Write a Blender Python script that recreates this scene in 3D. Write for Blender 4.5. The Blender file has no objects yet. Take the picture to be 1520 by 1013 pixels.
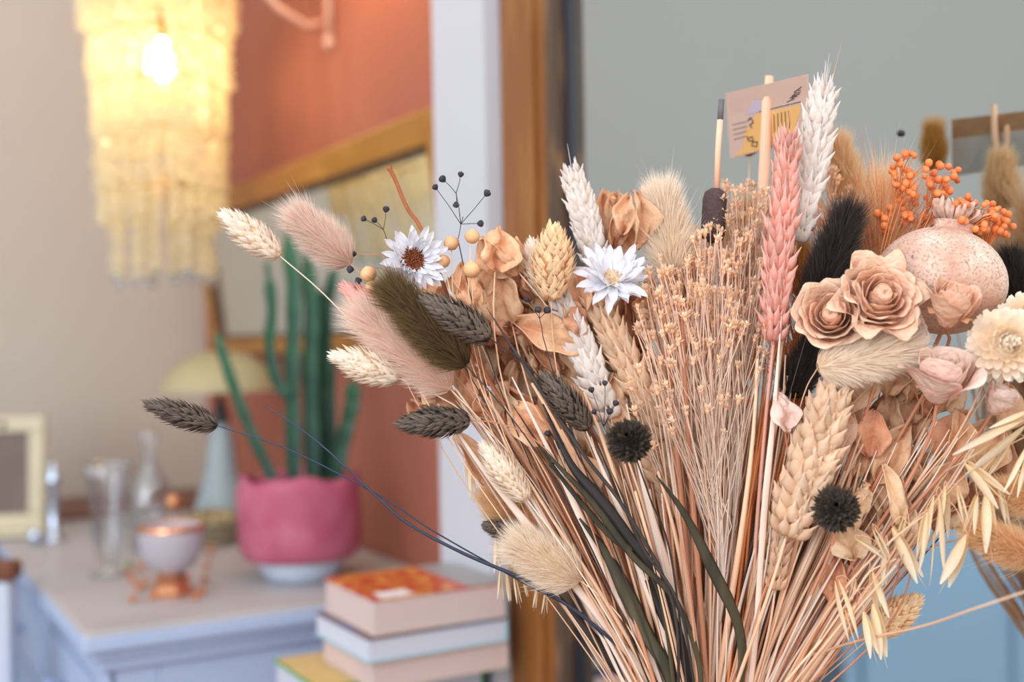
import bpy, math, random
import numpy as np
from mathutils import Vector, Matrix

S = bpy.context.scene
COL = S.collection
random.seed(7)
RNG = np.random.default_rng(7)

# ------------------------------------------------------------------ camera
CZ = 1.25
F = 1760.0
ROLL = math.radians(-1.0)
cd = bpy.data.cameras.new('camera')
cam = bpy.data.objects.new('camera', cd)
COL.objects.link(cam)
cam.location = (0, 0, CZ)
cam.rotation_mode = 'QUATERNION'
CM = Matrix.Rotation(math.radians(90), 4, 'X') @ Matrix.Rotation(ROLL, 4, 'Z')
cam.rotation_quaternion = CM.to_quaternion()
cd.sensor_width = 36
cd.lens = F * 36 / 1520
cd.clip_start = .05
cd.dof.use_dof = True
cd.dof.focus_distance = 0.77
cd.dof.aperture_fstop = 3.1
cd.dof.aperture_blades = 0
S.camera = cam

# ------------------------------------------------------------------ world, lights, exposure
S.view_settings.view_transform = 'Standard'
S.view_settings.look = 'None'
S.view_settings.gamma = 1
S.view_settings.use_curve_mapping = False
S.view_settings.exposure = 0.68
W = bpy.data.worlds.new('world')
S.world = W
W.use_nodes = True
W.node_tree.nodes['Background'].inputs[0].default_value = (.95, .95, 1.0, 1)
W.node_tree.nodes['Background'].inputs[1].default_value = 0.85


def area(name, loc, target, size, power, color):
    l = bpy.data.lights.new(name, 'AREA')
    l.shape = 'RECTANGLE'
    l.size, l.size_y = size
    l.energy = power
    l.color = color
    o = bpy.data.objects.new(name, l)
    COL.objects.link(o)
    o.location = loc
    o.rotation_euler = (Vector(target) - Vector(loc)).to_track_quat('-Z', 'Y').to_euler()
    return o


def point(name, loc, power, color, rad):
    l = bpy.data.lights.new(name, 'POINT')
    l.energy = power
    l.color = color
    l.shadow_soft_size = rad
    o = bpy.data.objects.new(name, l)
    COL.objects.link(o)
    o.location = loc
    return o


area('window_daylight', (-1.2, -1.5, 2.0), (.2, 1.0, 1.05), (1.6, 1.8), 34, (.84, .91, 1.0))
point('ceiling_lamp_warm', (.95, -.15, 1.95), 9.5, (1, .68, .42), .10)
point('wall_lamp_warm', (.62 * math.cos(math.radians(30)) - 1.62 * .5, .62 * .5 + 1.62 * math.cos(math.radians(30)), 1.96), 2.2, (1, .62, .22), .05)
S.cycles.max_bounces = 8
S.cycles.transparent_max_bounces = 12
S.cycles.caustics_reflective = True
S.cycles.caustics_refractive = False
S.cycles.sample_clamp_indirect = 2.5

# ------------------------------------------------------------------ frames of reference
RA = math.radians(30)                      # the room is turned 30 degrees from the view
AV = Vector((-math.sin(RA), math.cos(RA), 0))   # along the red wall, away
BV = Vector((math.cos(RA), math.sin(RA), 0))    # along the cream wall, to the right
ROOM = Matrix(((BV.x, AV.x, 0, 0), (BV.y, AV.y, 0, 0), (0, 0, 1, 0), (0, 0, 0, 1)))   # (u, v, z) -> world


def P(px, py, Y):
    d = CM.to_3x3() @ Vector(((px - 760) / F, (506.5 - py) / F, -1))
    return Vector((0, 0, CZ)) + d * Y


def R(u, v, z):
    return ROOM @ Vector((u, v, z))


# ------------------------------------------------------------------ materials
def lin(c):
    return tuple(((x / 255) / 12.92 if x / 255 <= .04045 else ((x / 255 + .055) / 1.055) ** 2.4) for x in c) + (1,)


MATS = {}


def mat(name, c0, c1=None, rough=.75, transl=0.0, ns=0, na=.6, bump=0, vr=.35, vo=.25, spec=.3, metal=0, stretch=None, bs=None, emis=0, nd=3):
    if name in MATS:
        return MATS[name]
    m = bpy.data.materials.new(name)
    m.use_nodes = True
    N, L = m.node_tree.nodes, m.node_tree.links
    pb = N['Principled BSDF']
    c1 = c1 or c0
    pb.inputs['Roughness'].default_value = rough
    pb.inputs['Specular IOR Level'].default_value = spec
    pb.inputs['Metallic'].default_value = metal
    mx = N.new('ShaderNodeMix')
    mx.data_type = 'RGBA'
    mx.inputs[6].default_value = lin(c0)
    mx.inputs[7].default_value = lin(c1)
    at = N.new('ShaderNodeAttribute'); at.attribute_name = 't'
    ar = N.new('ShaderNodeAttribute'); ar.attribute_name = 'r'
    oi = N.new('ShaderNodeObjectInfo')
    fac = at.outputs['Fac']
    vec = None
    if ns or bump:
        tc = N.new('ShaderNodeTexCoord')
        mp = N.new('ShaderNodeMapping')
        mp.inputs['Scale'].default_value = stretch or (1, 1, 1)
        L.new(tc.outputs['Object'], mp.inputs[0])
        vec = mp.outputs[0]
    if ns:
        no = N.new('ShaderNodeTexNoise')
        no.inputs['Scale'].default_value = ns
        no.inputs['Detail'].default_value = nd
        L.new(vec, no.inputs['Vector'])
        a = N.new('ShaderNodeMath'); a.operation = 'MULTIPLY_ADD'
        a.inputs[1].default_value = na * 2
        a.inputs[2].default_value = -na
        L.new(no.outputs['Fac'], a.inputs[0])
        b = N.new('ShaderNodeMath'); b.operation = 'ADD'; b.use_clamp = True
        L.new(a.outputs[0], b.inputs[0]); L.new(fac, b.inputs[1])
        fac = b.outputs[0]
    L.new(fac, mx.inputs[0])
    hs = N.new('ShaderNodeHueSaturation')
    v1 = N.new('ShaderNodeMath'); v1.operation = 'MULTIPLY_ADD'
    v1.inputs[1].default_value = vr; v1.inputs[2].default_value = 1 - vr / 2 - vo / 2
    L.new(ar.outputs['Fac'], v1.inputs[0])
    v2 = N.new('ShaderNodeMath'); v2.operation = 'MULTIPLY_ADD'
    v2.inputs[1].default_value = vo
    L.new(oi.outputs['Random'], v2.inputs[0]); L.new(v1.outputs[0], v2.inputs[2])
    L.new(v2.outputs[0], hs.inputs['Value'])
    L.new(mx.outputs[2], hs.inputs['Color'])
    L.new(hs.outputs[0], pb.inputs['Base Color'])
    if bump:
        n2 = N.new('ShaderNodeTexNoise')
        n2.inputs['Scale'].default_value = bs or ns or 50
        n2.inputs['Detail'].default_value = 4
        L.new(vec, n2.inputs['Vector'])
        bp = N.new('ShaderNodeBump'); bp.inputs['Strength'].default_value = bump
        bp.inputs['Distance'].default_value = .002
        L.new(n2.outputs['Fac'], bp.inputs['Height'])
        L.new(bp.outputs[0], pb.inputs['Normal'])
    if transl:
        tr = N.new('ShaderNodeBsdfTranslucent')
        L.new(hs.outputs[0], tr.inputs['Color'])
        ms = N.new('ShaderNodeMixShader'); ms.inputs[0].default_value = transl
        L.new(pb.outputs[0], ms.inputs[1]); L.new(tr.outputs[0], ms.inputs[2])
        L.new(ms.outputs[0], N['Material Output'].inputs['Surface'])
    MATS[name] = m
    return m


def mat_simple(name, c, rough=.5, metal=0, trans=0, ior=1.45, spec=.5, emis=0, ecol=None, alpha=1):
    if name in MATS:
        return MATS[name]
    m = bpy.data.materials.new(name)
    m.use_nodes = True
    pb = m.node_tree.nodes['Principled BSDF']
    pb.inputs['Base Color'].default_value = lin(c)
    pb.inputs['Roughness'].default_value = rough
    pb.inputs['Metallic'].default_value = metal
    pb.inputs['Transmission Weight'].default_value = trans
    pb.inputs['IOR'].default_value = ior
    pb.inputs['Specular IOR Level'].default_value = spec
    pb.inputs['Alpha'].default_value = alpha
    if emis:
        pb.inputs['Emission Color'].default_value = lin(ecol or c)
        pb.inputs['Emission Strength'].default_value = emis
    MATS[name] = m
    return m


# ------------------------------------------------------------------ mesh builder
class G:
    def __init__(self):
        self.v, self.f, self.t, self.r, self.mi = [], [], [], [], []
        self.n = 0

    def add(self, v, f, t=0.0, r=None, mi=0):
        v = np.asarray(v, float).reshape(-1, 3)
        k = len(v)
        self.v.append(v)
        n = self.n
        self.f += [tuple(int(i) + n for i in q) for q in f]
        self.mi += [mi] * len(f)
        self.t.append(np.broadcast_to(np.asarray(t, float), (k,)))
        r = random.random() if r is None else r
        self.r.append(np.broadcast_to(np.asarray(r, float), (k,)))
        self.n += k
        return self

    def scatter(self, tv, tf, M, T, tt=None, mi=0):
        """copies of a template: M (k,3,3) matrices whose columns are the axes, T (k,3) places"""
        tv = np.asarray(tv, float)
        k, m = len(T), len(tv)
        V = np.einsum('kij,mj->kmi', M, tv) + T[:, None, :]
        f = np.asarray([q for q in tf], dtype=object)
        off = np.arange(k) * m + self.n
        for o in off:
            self.f += [tuple(int(i + o) for i in q) for q in tf]
        self.mi += [mi] * (k * len(tf))
        self.v.append(V.reshape(-1, 3))
        self.t.append(np.tile(np.asarray(tt if tt is not None else np.zeros(m), float), k))
        self.r.append(np.repeat(RNG.random(k), m))
        self.n += k * m
        return self

    def box(self, x0, x1, y0, y1, z0, z1, mi=0, M=None):
        v = np.array([(x, y, z) for x in (x0, x1) for y in (y0, y1) for z in (z0, z1)], float)
        if M is not None:
            v = np.array([tuple(M @ Vector(p)) for p in v])
        return self.add(v, [(0, 1, 3, 2), (4, 6, 7, 5), (0, 4, 5, 1), (2, 3, 7, 6), (0, 2, 6, 4), (1, 5, 7, 3)], mi=mi)

    def tube(self, pts, rad, n=6, flat=1.0, cap=True, ridge=0, mi=0):
        p = np.asarray([tuple(q) for q in pts], float)
        k = len(p)
        rad = np.broadcast_to(np.asarray(rad, float), (k,))
        d = np.gradient(p, axis=0)
        d /= np.linalg.norm(d, axis=1)[:, None] + 1e-12
        up = np.array([.13, -1, .21]) if abs(d[0][1]) < .9 else np.array([1., 0, .1])
        a = np.linspace(0, 2 * np.pi, n, endpoint=False)
        rr = np.ones(n) if not ridge else 1 + ridge * (np.arange(n) % 2 * 2 - 1)
        vs = []
        s = np.cross(d[0], up); s /= np.linalg.norm(s)
        for i in range(k):
            s = s - d[i] * (s @ d[i]); s /= np.linalg.norm(s) + 1e-12
            b = np.cross(d[i], s)
            vs.append(p[i] + rad[i] * ((rr * np.cos(a))[:, None] * s + (rr * np.sin(a))[:, None] * b * flat))
        f = [(i * n + j, i * n + (j + 1) % n, (i + 1) * n + (j + 1) % n, (i + 1) * n + j) for i in range(k - 1) for j in range(n)]
        if cap:
            f += [tuple(range(n))[::-1], tuple((k - 1) * n + j for j in range(n))]
        t = np.repeat(np.linspace(0, 1, k), n)
        return self.add(np.concatenate(vs), f, t, mi=mi)

    def lathe(self, prof, n=24, cx=0, cy=0, cz=0, wob=None, M=None, mi=0):
        a = np.linspace(0, 2 * np.pi, n, endpoint=False)
        vs = []
        for i, (r, z) in enumerate(prof):
            rr = max(r, 1e-5) * (np.ones(n) if wob is None else wob(a, i, z))
            vs.append(np.stack([cx + rr * np.cos(a), cy + rr * np.sin(a), np.full(n, cz + z)], 1))
        k = len(prof)
        f = [(i * n + j, i * n + (j + 1) % n, (i + 1) * n + (j + 1) % n, (i + 1) * n + j) for i in range(k - 1) for j in range(n)]
        v = np.concatenate(vs)
        if M is not None:
            v = np.array([tuple(M @ Vector(q)) for q in v])
        return self.add(v, f, np.repeat(np.linspace(0, 1, k), n), mi=mi)

    def ball(self, c, r, n=8, m=6, sz=1.0, mi=0):
        prof = [(r * math.sin(math.pi * i / m), -r * sz * math.cos(math.pi * i / m)) for i in range(m + 1)]
        return self.lathe(prof, n, c[0], c[1], c[2], mi=mi)

    def mesh(self, name, smooth=True):
        me = bpy.data.meshes.new(name)
        v = np.concatenate(self.v)
        me.from_pydata(v.tolist(), [], self.f)
        for nm, arr in (('t', self.t), ('r', self.r)):
            at = me.attributes.new(nm, 'FLOAT', 'POINT')
            at.data.foreach_set('value', np.concatenate(arr).astype(np.float32))
        if smooth:
            me.polygons.foreach_set('use_smooth', np.ones(len(me.polygons), bool))
        if any(self.mi):
            me.polygons.foreach_set('material_index', np.array(self.mi, np.int32))
        me.update()
        return me


def obj(name, g, m, parent=None, smooth=True, M=None, kind=None):
    me = g.mesh(name, smooth) if isinstance(g, G) else g
    if isinstance(m, (list, tuple)):
        if not me.materials:
            for q in m:
                me.materials.append(q)
    elif m is not None and not me.materials:
        me.materials.append(m)
    o = bpy.data.objects.new(name, me)
    COL.objects.link(o)
    if parent is not None:
        o.parent = parent
    if M is not None:
        o.matrix_local = M
    if kind:
        o['kind'] = kind
    return o


def tag(o, label, cat, group=None):
    o['label'] = label
    o['category'] = cat
    if group:
        o['group'] = group
    return o


def thing(name, label, cat, loc=(0, 0, 0), group=None, M=None):
    o = bpy.data.objects.new(name, None)
    o.empty_display_size = .02
    COL.objects.link(o)
    if M is not None:
        o.matrix_world = M
    else:
        o.location = loc
    return tag(o, label, cat, group)


def struct(name, g, m, parent=None, smooth=False, label=None):
    o = obj(name, g, m, parent, smooth)
    if parent is None:
        o['kind'] = 'structure'
        if label:
            o['label'] = label
    return o


def roomloc(u, v, z, rot=0):
    return Matrix.Translation(R(u, v, z)) @ Matrix.Rotation(RA + rot, 4, 'Z')


def bev(o, w=.003, seg=2):
    b = o.modifiers.new('b', 'BEVEL')
    b.width = w; b.segments = seg; b.limit_method = 'ANGLE'
    return o


# =================================================================== ROOM
m_cream = mat('cream_plaster', (200, 192, 178), (208, 202, 190), rough=.9, ns=3, na=.5, bump=.15, bs=60, vr=0, vo=0)
m_red = mat('terracotta_paint', (164, 100, 80), (174, 108, 84), rough=.8, ns=4, na=.7, bump=.15, bs=50, vr=0, vo=0)
m_white = mat('white_blue_paint', (198, 200, 206), (206, 208, 212), rough=.7, ns=5, vr=0, vo=0)
m_grey = mat('grey_green_plaster', (172, 171, 166), (178, 177, 172), rough=.9, ns=2, vr=0, vo=0)
m_blue = mat('pale_blue_panelling', (142, 176, 202), (150, 182, 206), rough=.7, ns=2, vr=0, vo=0)
m_floor = mat('floor_boards', (120, 88, 62), (150, 112, 80), rough=.6, ns=6, stretch=(1, 10, 1), vr=0, vo=0)

UW = .75
VW = 2.70


def rbox(name, u0, u1, v0, v1, z0, z1, m, **k):
    g = G().box(u0, u1, v0, v1, z0, z1, M=ROOM)
    return struct(name, g, m, **k)


rbox('floor', -4, 1.2, -2, 4.2, -.05, 0, m_floor)
rbox('wall_right', UW, UW + .1, -.5, VW + .1, 0, 2.9, m_red)
rbox('wall_back', -.12, UW, VW, VW + .1, 0, 2.9, m_cream)
rbox('wall_far', -4, -.12, VW + .2, VW + .3, .0, 2.9, m_grey)
rbox('trim_2', -.14, -.10, VW - .01, VW + .3, 0, 2.9, m_white)
sb = thing('sideboard', 'pale blue sideboard against the grey wall, seen only as a reflection', 'sideboard', M=roomloc(-2.1, 2.45, 0))
bev(obj('carcass', G().box(-1.7, 1.3, -.25, .42, .0, .78), m_blue, sb, False), .004)
bev(obj('sideboard_top', G().box(-1.72, 1.32, -.27, .43, .78, .80), m_blue, sb, False), .004)
for k in range(5):
    d_ = bev(obj('door', G().box(-1.68 + k * .59, -1.12 + k * .59, -.262, -.25, .06, .75), m_blue, sb, False), .003)
    obj('door_knob', G().ball((-1.16 + k * .59, -.275, .45), .014, 10, 8), m_white, d_)
# white pier beside the mirror, with its slightly proud lighter edge strip
rbox('trim_3', .671, UW, 1.216, 1.352, 0, 2.9, m_white)
rbox('baseboard_back', -.10, UW, VW - .015, VW, 0, .12, m_white)

# =================================================================== BIG LEANING MIRROR
m_wood = mat('golden_wood', (140, 88, 42), (184, 130, 72), rough=.45, ns=14, na=1.3, stretch=(3, 3, .35), bump=.2, vr=.1, vo=0, spec=.4)
m_wood2 = mat('worn_dark_wood', (84, 66, 52), (150, 112, 76), rough=.5, ns=30, na=1.6, stretch=(2, 2, .5), bump=.2, vr=.1, vo=0)
m_black = mat_simple('black_edge', (30, 30, 38), .4)
m_mirror = mat_simple('mirror_glass', (225, 232, 230), .015, 1.0)

mi = thing('mirror', 'large standing mirror in a wide golden wooden frame behind the bouquet', 'mirror', R(.72, 0, .741))
mi.matrix_world = roomloc(.72, 0, .741)


def mirror_part(name, prof, m, v0, v1, z1, sm=False):
    """left and right and top and bottom rails of one moulding band; prof = (off0, off1, thickness)"""
    o0, o1, t0, t1 = prof
    for nm, (a, b, c, d) in (('left', (v1 - o1, v1 - o0, 0 + o0, z1 - o0)), ('right', (v0 + o0, v0 + o1, 0 + o0, z1 - o0)),
                             ('top', (v0 + o1, v1 - o1, z1 - o1, z1 - o0)), ('bottom', (v0 + o1, v1 - o1, o0, o1))):
        g = G().box(-t1, -t0, a, b, c, d)
        bev(obj(name, g, m, mi, False), .002)


MV1, MV0, MZ = 1.2125, .05, 1.38
mirror_part('frame_rail', (0, .070, .0, .030), m_wood, MV0, MV1, MZ)
mirror_part('inner_moulding', (.070, .096, .0, .023), m_wood, MV0, MV1, MZ)
mirror_part('bead_moulding', (.096, .110, .0, .028), m_wood2, MV0, MV1, MZ)
mirror_part('black_fillet', (.110, .118, .0, .012), m_black, MV0, MV1, MZ)
obj('mirror_glass', G().box(-.006, -.002, MV0 + .105, MV1 - .105, .105, MZ - .105), m_mirror, mi, False)
obj('back_board', G().box(0, .008, MV0 + .02, MV1 - .02, .02, MZ - .02), m_wood2, mi, False)
q = R(.693, .62, 0)
# small dark speck on the mirror glass
def on_plane_u(px, py, u):
    d = CM.to_3x3() @ Vector(((px - 760) / F, (506.5 - py) / F, -1))
    Y = u / d.dot(BV)
    return Vector((0, 0, CZ)) + d * Y
q = mi.matrix_world.inverted() @ on_plane_u(1336, 198, .713)
obj('dark_speck', G().ball(q, .0026, 8, 6), m_black, mi)

# side table that carries the mirror, books and vase
m_tab = mat('table_wood', (150, 110, 76), (176, 134, 96), rough=.5, ns=10, stretch=(8, 1, 1), vr=.1, vo=0)
tb = thing('side_table', 'wooden side table under the vase, books and mirror', 'table', M=roomloc(.46, .75, 0))
bev(obj('table_top', G().box(-.02, .285, -.72, .64, .705, .740), m_tab, tb, False), .004)
for a, b in ((.01, -.69), (.25, -.69), (.01, .61), (.25, .61)):
    obj('leg', G().box(a - .02, a + .02, b - .02, b + .02, 0, .705), m_tab, tb, False)

# =================================================================== TILTED WALL MIRROR ON THE RED WALL
m_gold = mat('gilded_wood', (168, 112, 44), (206, 152, 72), rough=.4, ns=20, na=1.2, stretch=(2, .4, 2), bump=.15, vr=.1, vo=0)
hm = thing('wall_mirror', 'wide low gilt framed mirror tilted forward on the terracotta wall', 'mirror')
hm.matrix_world = roomloc(.741, 0, CZ - .015) @ Matrix.Rotation(math.radians(-7), 4, 'Y')
HV0, HV1, HZ = 1.362, 2.535, .325
for nm, (a, b, c, d) in (('l', (HV1 - .04, HV1, 0, HZ)), ('r', (HV0, HV0 + .04, 0, HZ)), ('t', (HV0 + .04, HV1 - .04, HZ - .045, HZ)), ('b', (HV0 + .04, HV1 - .04, 0, .03))):
    bev(obj('frame_rail', G().box(-.025, 0, a, b, c, d), m_gold, hm, False), .004)
for nm, (a, b, c, d) in (('l', (HV1 - .048, HV1 - .04, .03, HZ - .045)), ('r', (HV0 + .04, HV0 + .048, .03, HZ - .045)), ('t', (HV0 + .048, HV1 - .048, HZ - .053, HZ - .045)), ('b', (HV0 + .048, HV1 - .048, .03, .038))):
    obj('dark_fillet', G().box(-.019, 0, a, b, c, d), m_wood2, hm, False)
obj('mirror_glass', G().box(-.010, -.006, HV0 + .03, HV1 - .03, .02, HZ - .03), m_mirror, hm, False)

# =================================================================== CHEST OF DRAWERS
m_chest = mat('chest_pale_blue_paint', (172, 188, 216), (188, 200, 222), rough=.6, ns=9, na=.9, bump=.1, vr=.08, vo=0)
m_ctop = mat('chest_worn_top', (180, 176, 176), (160, 156, 158), rough=.42, ns=7, na=1.3, bump=.1, vr=.05, vo=0, nd=6)
CU0, CU1, CV0, CV1, CT = .252, .745, 1.438, 2.40, .92
ch = thing('chest_of_drawers', 'pale blue painted chest of drawers with a worn grey top', 'chest of drawers', M=roomloc(0, 0, 0))
bev(obj('chest_top', G().box(CU0, CU1, CV0, CV1, CT - .024, CT), [m_ctop], ch, False), .006, 3)
bev(obj('top_edge', G().box(CU0 - .0015, CU1, CV0 - .0015, CV1, CT - .025, CT - .006), m_chest, ch, False), .003)
bev(obj('cornice_moulding', G().box(CU0 + .012, CU1, CV0 + .012, CV1 - .01, CT - .040, CT - .024), m_chest, ch, False), .004)
bev(obj('cornice_moulding', G().box(CU0 + .02, CU1, CV0 + .02, CV1 - .015, CT - .054, CT - .040), m_chest, ch, False), .004)
cu, cv = CU0 + .032, CV0 + .032
obj('carcass', G().box(cu + .012, CU1, cv + .012, CV1 - .02, .06, CT - .054), m_chest, ch, False)
# side panel: stiles, rails and recessed panel
for a, b, c, d in ((cu, cu + .06, .06, CT - .054), (CU1 - .06, CU1, .06, CT - .054), (cu + .06, CU1 - .06, CT - .12, CT - .054), (cu + .06, CU1 - .06, .06, .14)):
    bev(obj('side_stile', G().box(a, b, cv, cv + .012, c, d), m_chest, ch, False), .002)
bev(obj('side_panel', G().box(cu + .075, CU1 - .075, cv + .006, cv + .012, .155, CT - .135), m_chest, ch, False), .003)
# front: post and drawers
bev(obj('corner_post', G().box(cu - .004, cu + .012, cv, cv + .05, .06, CT - .054), m_chest, ch, False), .003)
bev(obj('corner_post', G().box(cu - .004, cu + .012, CV1 - .07, CV1 - .02, .06, CT - .054), m_chest, ch, False), .003)
m_knob = mat_simple('painted_knob', (150, 172, 206), .4)
zt = CT - .060
for row, hh in enumerate((.15, .19, .20, .21)):
    for colu in range(2 if row == 0 else 1):
        L0, L1 = cv + .058, CV1 - .078
        if row == 0:
            mid = (L0 + L1) / 2
            a, b = (L0, mid - .008) if colu == 0 else (mid + .008, L1)
        else:
            a, b = L0, L1
        d = bev(obj('drawer', G().box(cu - .002, cu + .012, a, b, zt - hh + .012, zt), m_chest, ch, False), .003)
        bev(obj('drawer_panel', G().box(cu - .008, cu - .002, a + .025, b - .025, zt - hh + .034, zt - .022), m_chest, d, False), .003)
        for kk in ((.5,) if row == 0 else (.2, .8)):
            g = G().lathe([(0, 0), (.006, 0), (.006, .010), (.014, .016), (.015, .024), (.009, .030), (0, .031)], 14,
                          M=Matrix.Translation((cu - .008, a + (b - a) * kk, zt - hh / 2)) @ Matrix.Rotation(math.radians(-90), 4, 'Y'))
            obj('knob', g, m_knob, d)
    zt -= hh
for a, b in ((cu + .02, cv + .02), (CU1 - .03, cv + .02), (cu + .02, CV1 - .05), (CU1 - .03, CV1 - .05)):
    obj('foot', G().box(a - .02, a + .025, b - .015, b + .025, 0, .06), m_chest, ch, False)

# brown wooden bench between chest and cream wall
m_brown = mat('brown_table_wood', (112, 66, 44), (150, 92, 60), rough=.4, ns=12, stretch=(1, 8, 1), vr=.1, vo=0)
bn = thing('console_table', 'narrow brown wooden console behind the chest against the cream wall', 'table', M=roomloc(.32, 2.55, 0))
bev(obj('table_top', G().box(-.42, .425, -.145, .145, .895, .929), m_brown, bn, False), .004)
for a, b in ((-.39, -.11), (.39, -.11), (-.39, .11), (.39, .11)):
    obj('leg', G().box(a - .02, a + .02, b - .02, b + .02, 0, .895), m_brown, bn, False)

# white painted chair at the left edge
m_chair = mat('chair_white_paint', (186, 196, 210), (200, 206, 214), rough=.5, ns=9, vr=.05, vo=0)
c0 = P(0, 830, 1.62)
cr = thing('chair', 'white painted chair with dark top rail at the left edge of the picture', 'chair', (c0.x, c0.y, 0))
cr.matrix_world = Matrix.Translation((c0.x, c0.y, 0)) @ Matrix.Rotation(math.radians(90), 4, 'Z')
for y in (-.0, .36):
    bev(obj('back_post', G().box(-.015, .015, y - .018, y + .018, 0, .935), m_chair, cr, False), .005)
for y in (-.0, .36):
    bev(obj('leg', G().box(-.40, -.37, y - .018, y + .018, 0, .44), m_chair, cr, False), .005)
bev(obj('seat', G().box(-.41, .02, -.03, .39, .44, .47), m_chair, cr, False), .005)
bev(obj('top_rail', G().box(-.018, .018, -.025, .385, .936, .962), m_brown, cr, False), .006)
for z in (.62, .76):
    obj('back_slat', G().box(-.008, .008, .016, .344, z, z + .04), m_chair, cr, False)

# =================================================================== SCROLL BRACKET ON THE RED WALL
m_iron = mat_simple('cream_iron', (214, 176, 160), .5)
bp = on_plane_u(489, 60, .742)
bk = thing('shelf_bracket', 'cream iron scroll bracket on the terracotta wall under the shelf', 'bracket')
bk.matrix_world = Matrix.Translation(bp) @ Matrix.Rotation(RA, 4, 'Z')
obj('wall_bar', G().tube([(0, 0, 0), (0, 0, .30)], .0065, 8), m_iron, bk)
obj('end_ball', G().ball((0, 0, -.004), .011), m_iron, bk)
obj('shelf_arm', G().tube([(0, 0, .30), (-.28, 0, .30)], .0065, 8), m_iron, bk)
obj('brace', G().tube([(-.006, 0, .03), (-.04, 0, .02), (-.09, 0, .045), (-.15, 0, .11), (-.2, 0, .2), (-.24, 0, .295)], .006, 8), m_iron, bk)
sp = [(-.05 - .04 * (1 - i / 22) * math.cos(i * .42), 0, .11 + .045 * (1 - i / 22) * math.sin(i * .42)) for i in range(18)]
obj('scroll', G().tube(sp, .005, 8), m_iron, bk)
sh = obj('wall_shelf', G().box(-.30, .008, -.30, .25, .306, .326), m_iron, None, False)
sh.matrix_world = bk.matrix_world.copy()
tag(sh, 'painted shelf board above the scroll bracket', 'shelf')

# =================================================================== CHANDELIER
def mat_crystal():
    m = bpy.data.materials.new('crystal')
    m.use_nodes = True
    N, L = m.node_tree.nodes, m.node_tree.links
    N.remove(N['Principled BSDF'])
    tr = N.new('ShaderNodeBsdfTranslucent'); tr.inputs[0].default_value = (1, .95, .76, 1)
    tp = N.new('ShaderNodeBsdfTransparent'); tp.inputs[0].default_value = (1, .96, .86, 1)
    df = N.new('ShaderNodeBsdfDiffuse'); df.inputs[0].default_value = (.95, .88, .68, 1)
    gl = N.new('ShaderNodeBsdfGlossy'); gl.inputs[0].default_value = (1, .97, .92, 1); gl.inputs[1].default_value = .3
    a = N.new('ShaderNodeMixShader'); a.inputs[0].default_value = .40
    b = N.new('ShaderNodeMixShader'); b.inputs[0].default_value = .30
    c = N.new('ShaderNodeMixShader'); c.inputs[0].default_value = .08
    L.new(tr.outputs[0], a.inputs[1]); L.new(tp.outputs[0], a.inputs[2])
    L.new(a.outputs[0], b.inputs[1]); L.new(df.outputs[0], b.inputs[2])
    L.new(b.outputs[0], c.inputs[1]); L.new(gl.outputs[0], c.inputs[2])
    L.new(c.outputs[0], N['Material Output'].inputs[0])
    return m


m_cry = mat_crystal()
m_clear = mat_simple('clear_blue_bead', (222, 232, 245), .05, 0, .8)
m_brass = mat_simple('brass_wire', (190, 150, 80), .35, 1)
cc = P(237, 60, 2.0)
cx = thing('chandelier', 'lit yellow chandelier of tiered hanging crystal strings', 'chandelier', (cc.x, cc.y, cc.z))
ZY = lambda y: (60 - y) / F * 2.0          # local height for a pixel row
cryv, cryf = None, None
gt = G().lathe([(0, 0), (.42, .22), (.5, .5), (.3, .8), (0, 1)], 6)
cryv, cryf, cryt = np.concatenate(gt.v), gt.f, np.concatenate(gt.t)
# tiers: ring height, radius, count, pixel row where the strings end
for (yt, rad, cnt, yb) in ((-60, .123, 26, 52), (-10, .112, 26, 128), (60, .106, 26, 205), (130, .103, 26, 285), (200, .100, 24, 335), (285, .080, 13, 412), (270, .045, 8, 405), (-30, .07, 16, 60)):
    g = G().tube([(rad * math.cos(a), rad * math.sin(a), ZY(yt)) for a in np.linspace(0, 2 * math.pi, 33)], .0018, 5, cap=False)
    obj('tier_ring', g, m_brass, cx)
    for i in range(cnt):
        a = 2 * math.pi * (i + random.uniform(-.2, .2)) / cnt + rad * 31
        rj = rad * random.uniform(.97, 1.03)
        z0, z1 = ZY(yt), ZY(yb + random.uniform(-9, 9))
        n = max(3, int((z0 - z1) / .0185))
        T, M = [], []
        for k in range(n):
            zz = z0 - (z0 - z1) * (k + 1) / n
            hgt = (z0 - z1) / n * random.uniform(.80, .98)
            w = .0165 * random.uniform(.7, 1.35) * (1 if k % 3 else 1.25)
            th = random.random() * 3
            T.append((rj * math.cos(a), rj * math.sin(a), zz))
            M.append([[w * math.cos(th), -w * math.sin(th), 0], [w * math.sin(th), w * math.cos(th), 0], [0, 0, hgt]])
        g = G().scatter(cryv, cryf, np.array(M), np.array(T), cryt)
        s = obj('crystal_string', g, m_cry, cx, False)
        if yb > 380:
            obj('end_bead', G().ball((rj * math.cos(a), rj * math.sin(a), z1 - .006), .0062, 10, 8), m_clear, s)
for k in range(3):
    a = k * 2.1
    obj('hanging_wire', G().tube([(.12 * math.cos(a), .12 * math.sin(a), ZY(-60)), (0, 0, ZY(-60) + .25)], .0015, 5), m_brass, cx)
m_bulb = mat_simple('bulb_glow', (255, 214, 130), emis=64, ecol=(255, 232, 186))
obj('bulb', G().lathe([(0, -.026), (.014, -.022), (.021, -.008), (.020, .008), (.012, .026), (.009, .040), (0, .041)], 16, cz=ZY(95)), m_bulb, cx)
obj('bulb_holder', G().lathe([(.010, .040), (.012, .045), (.012, .085), (0, .09)], 12, cz=ZY(95)), m_brass, cx)
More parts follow.
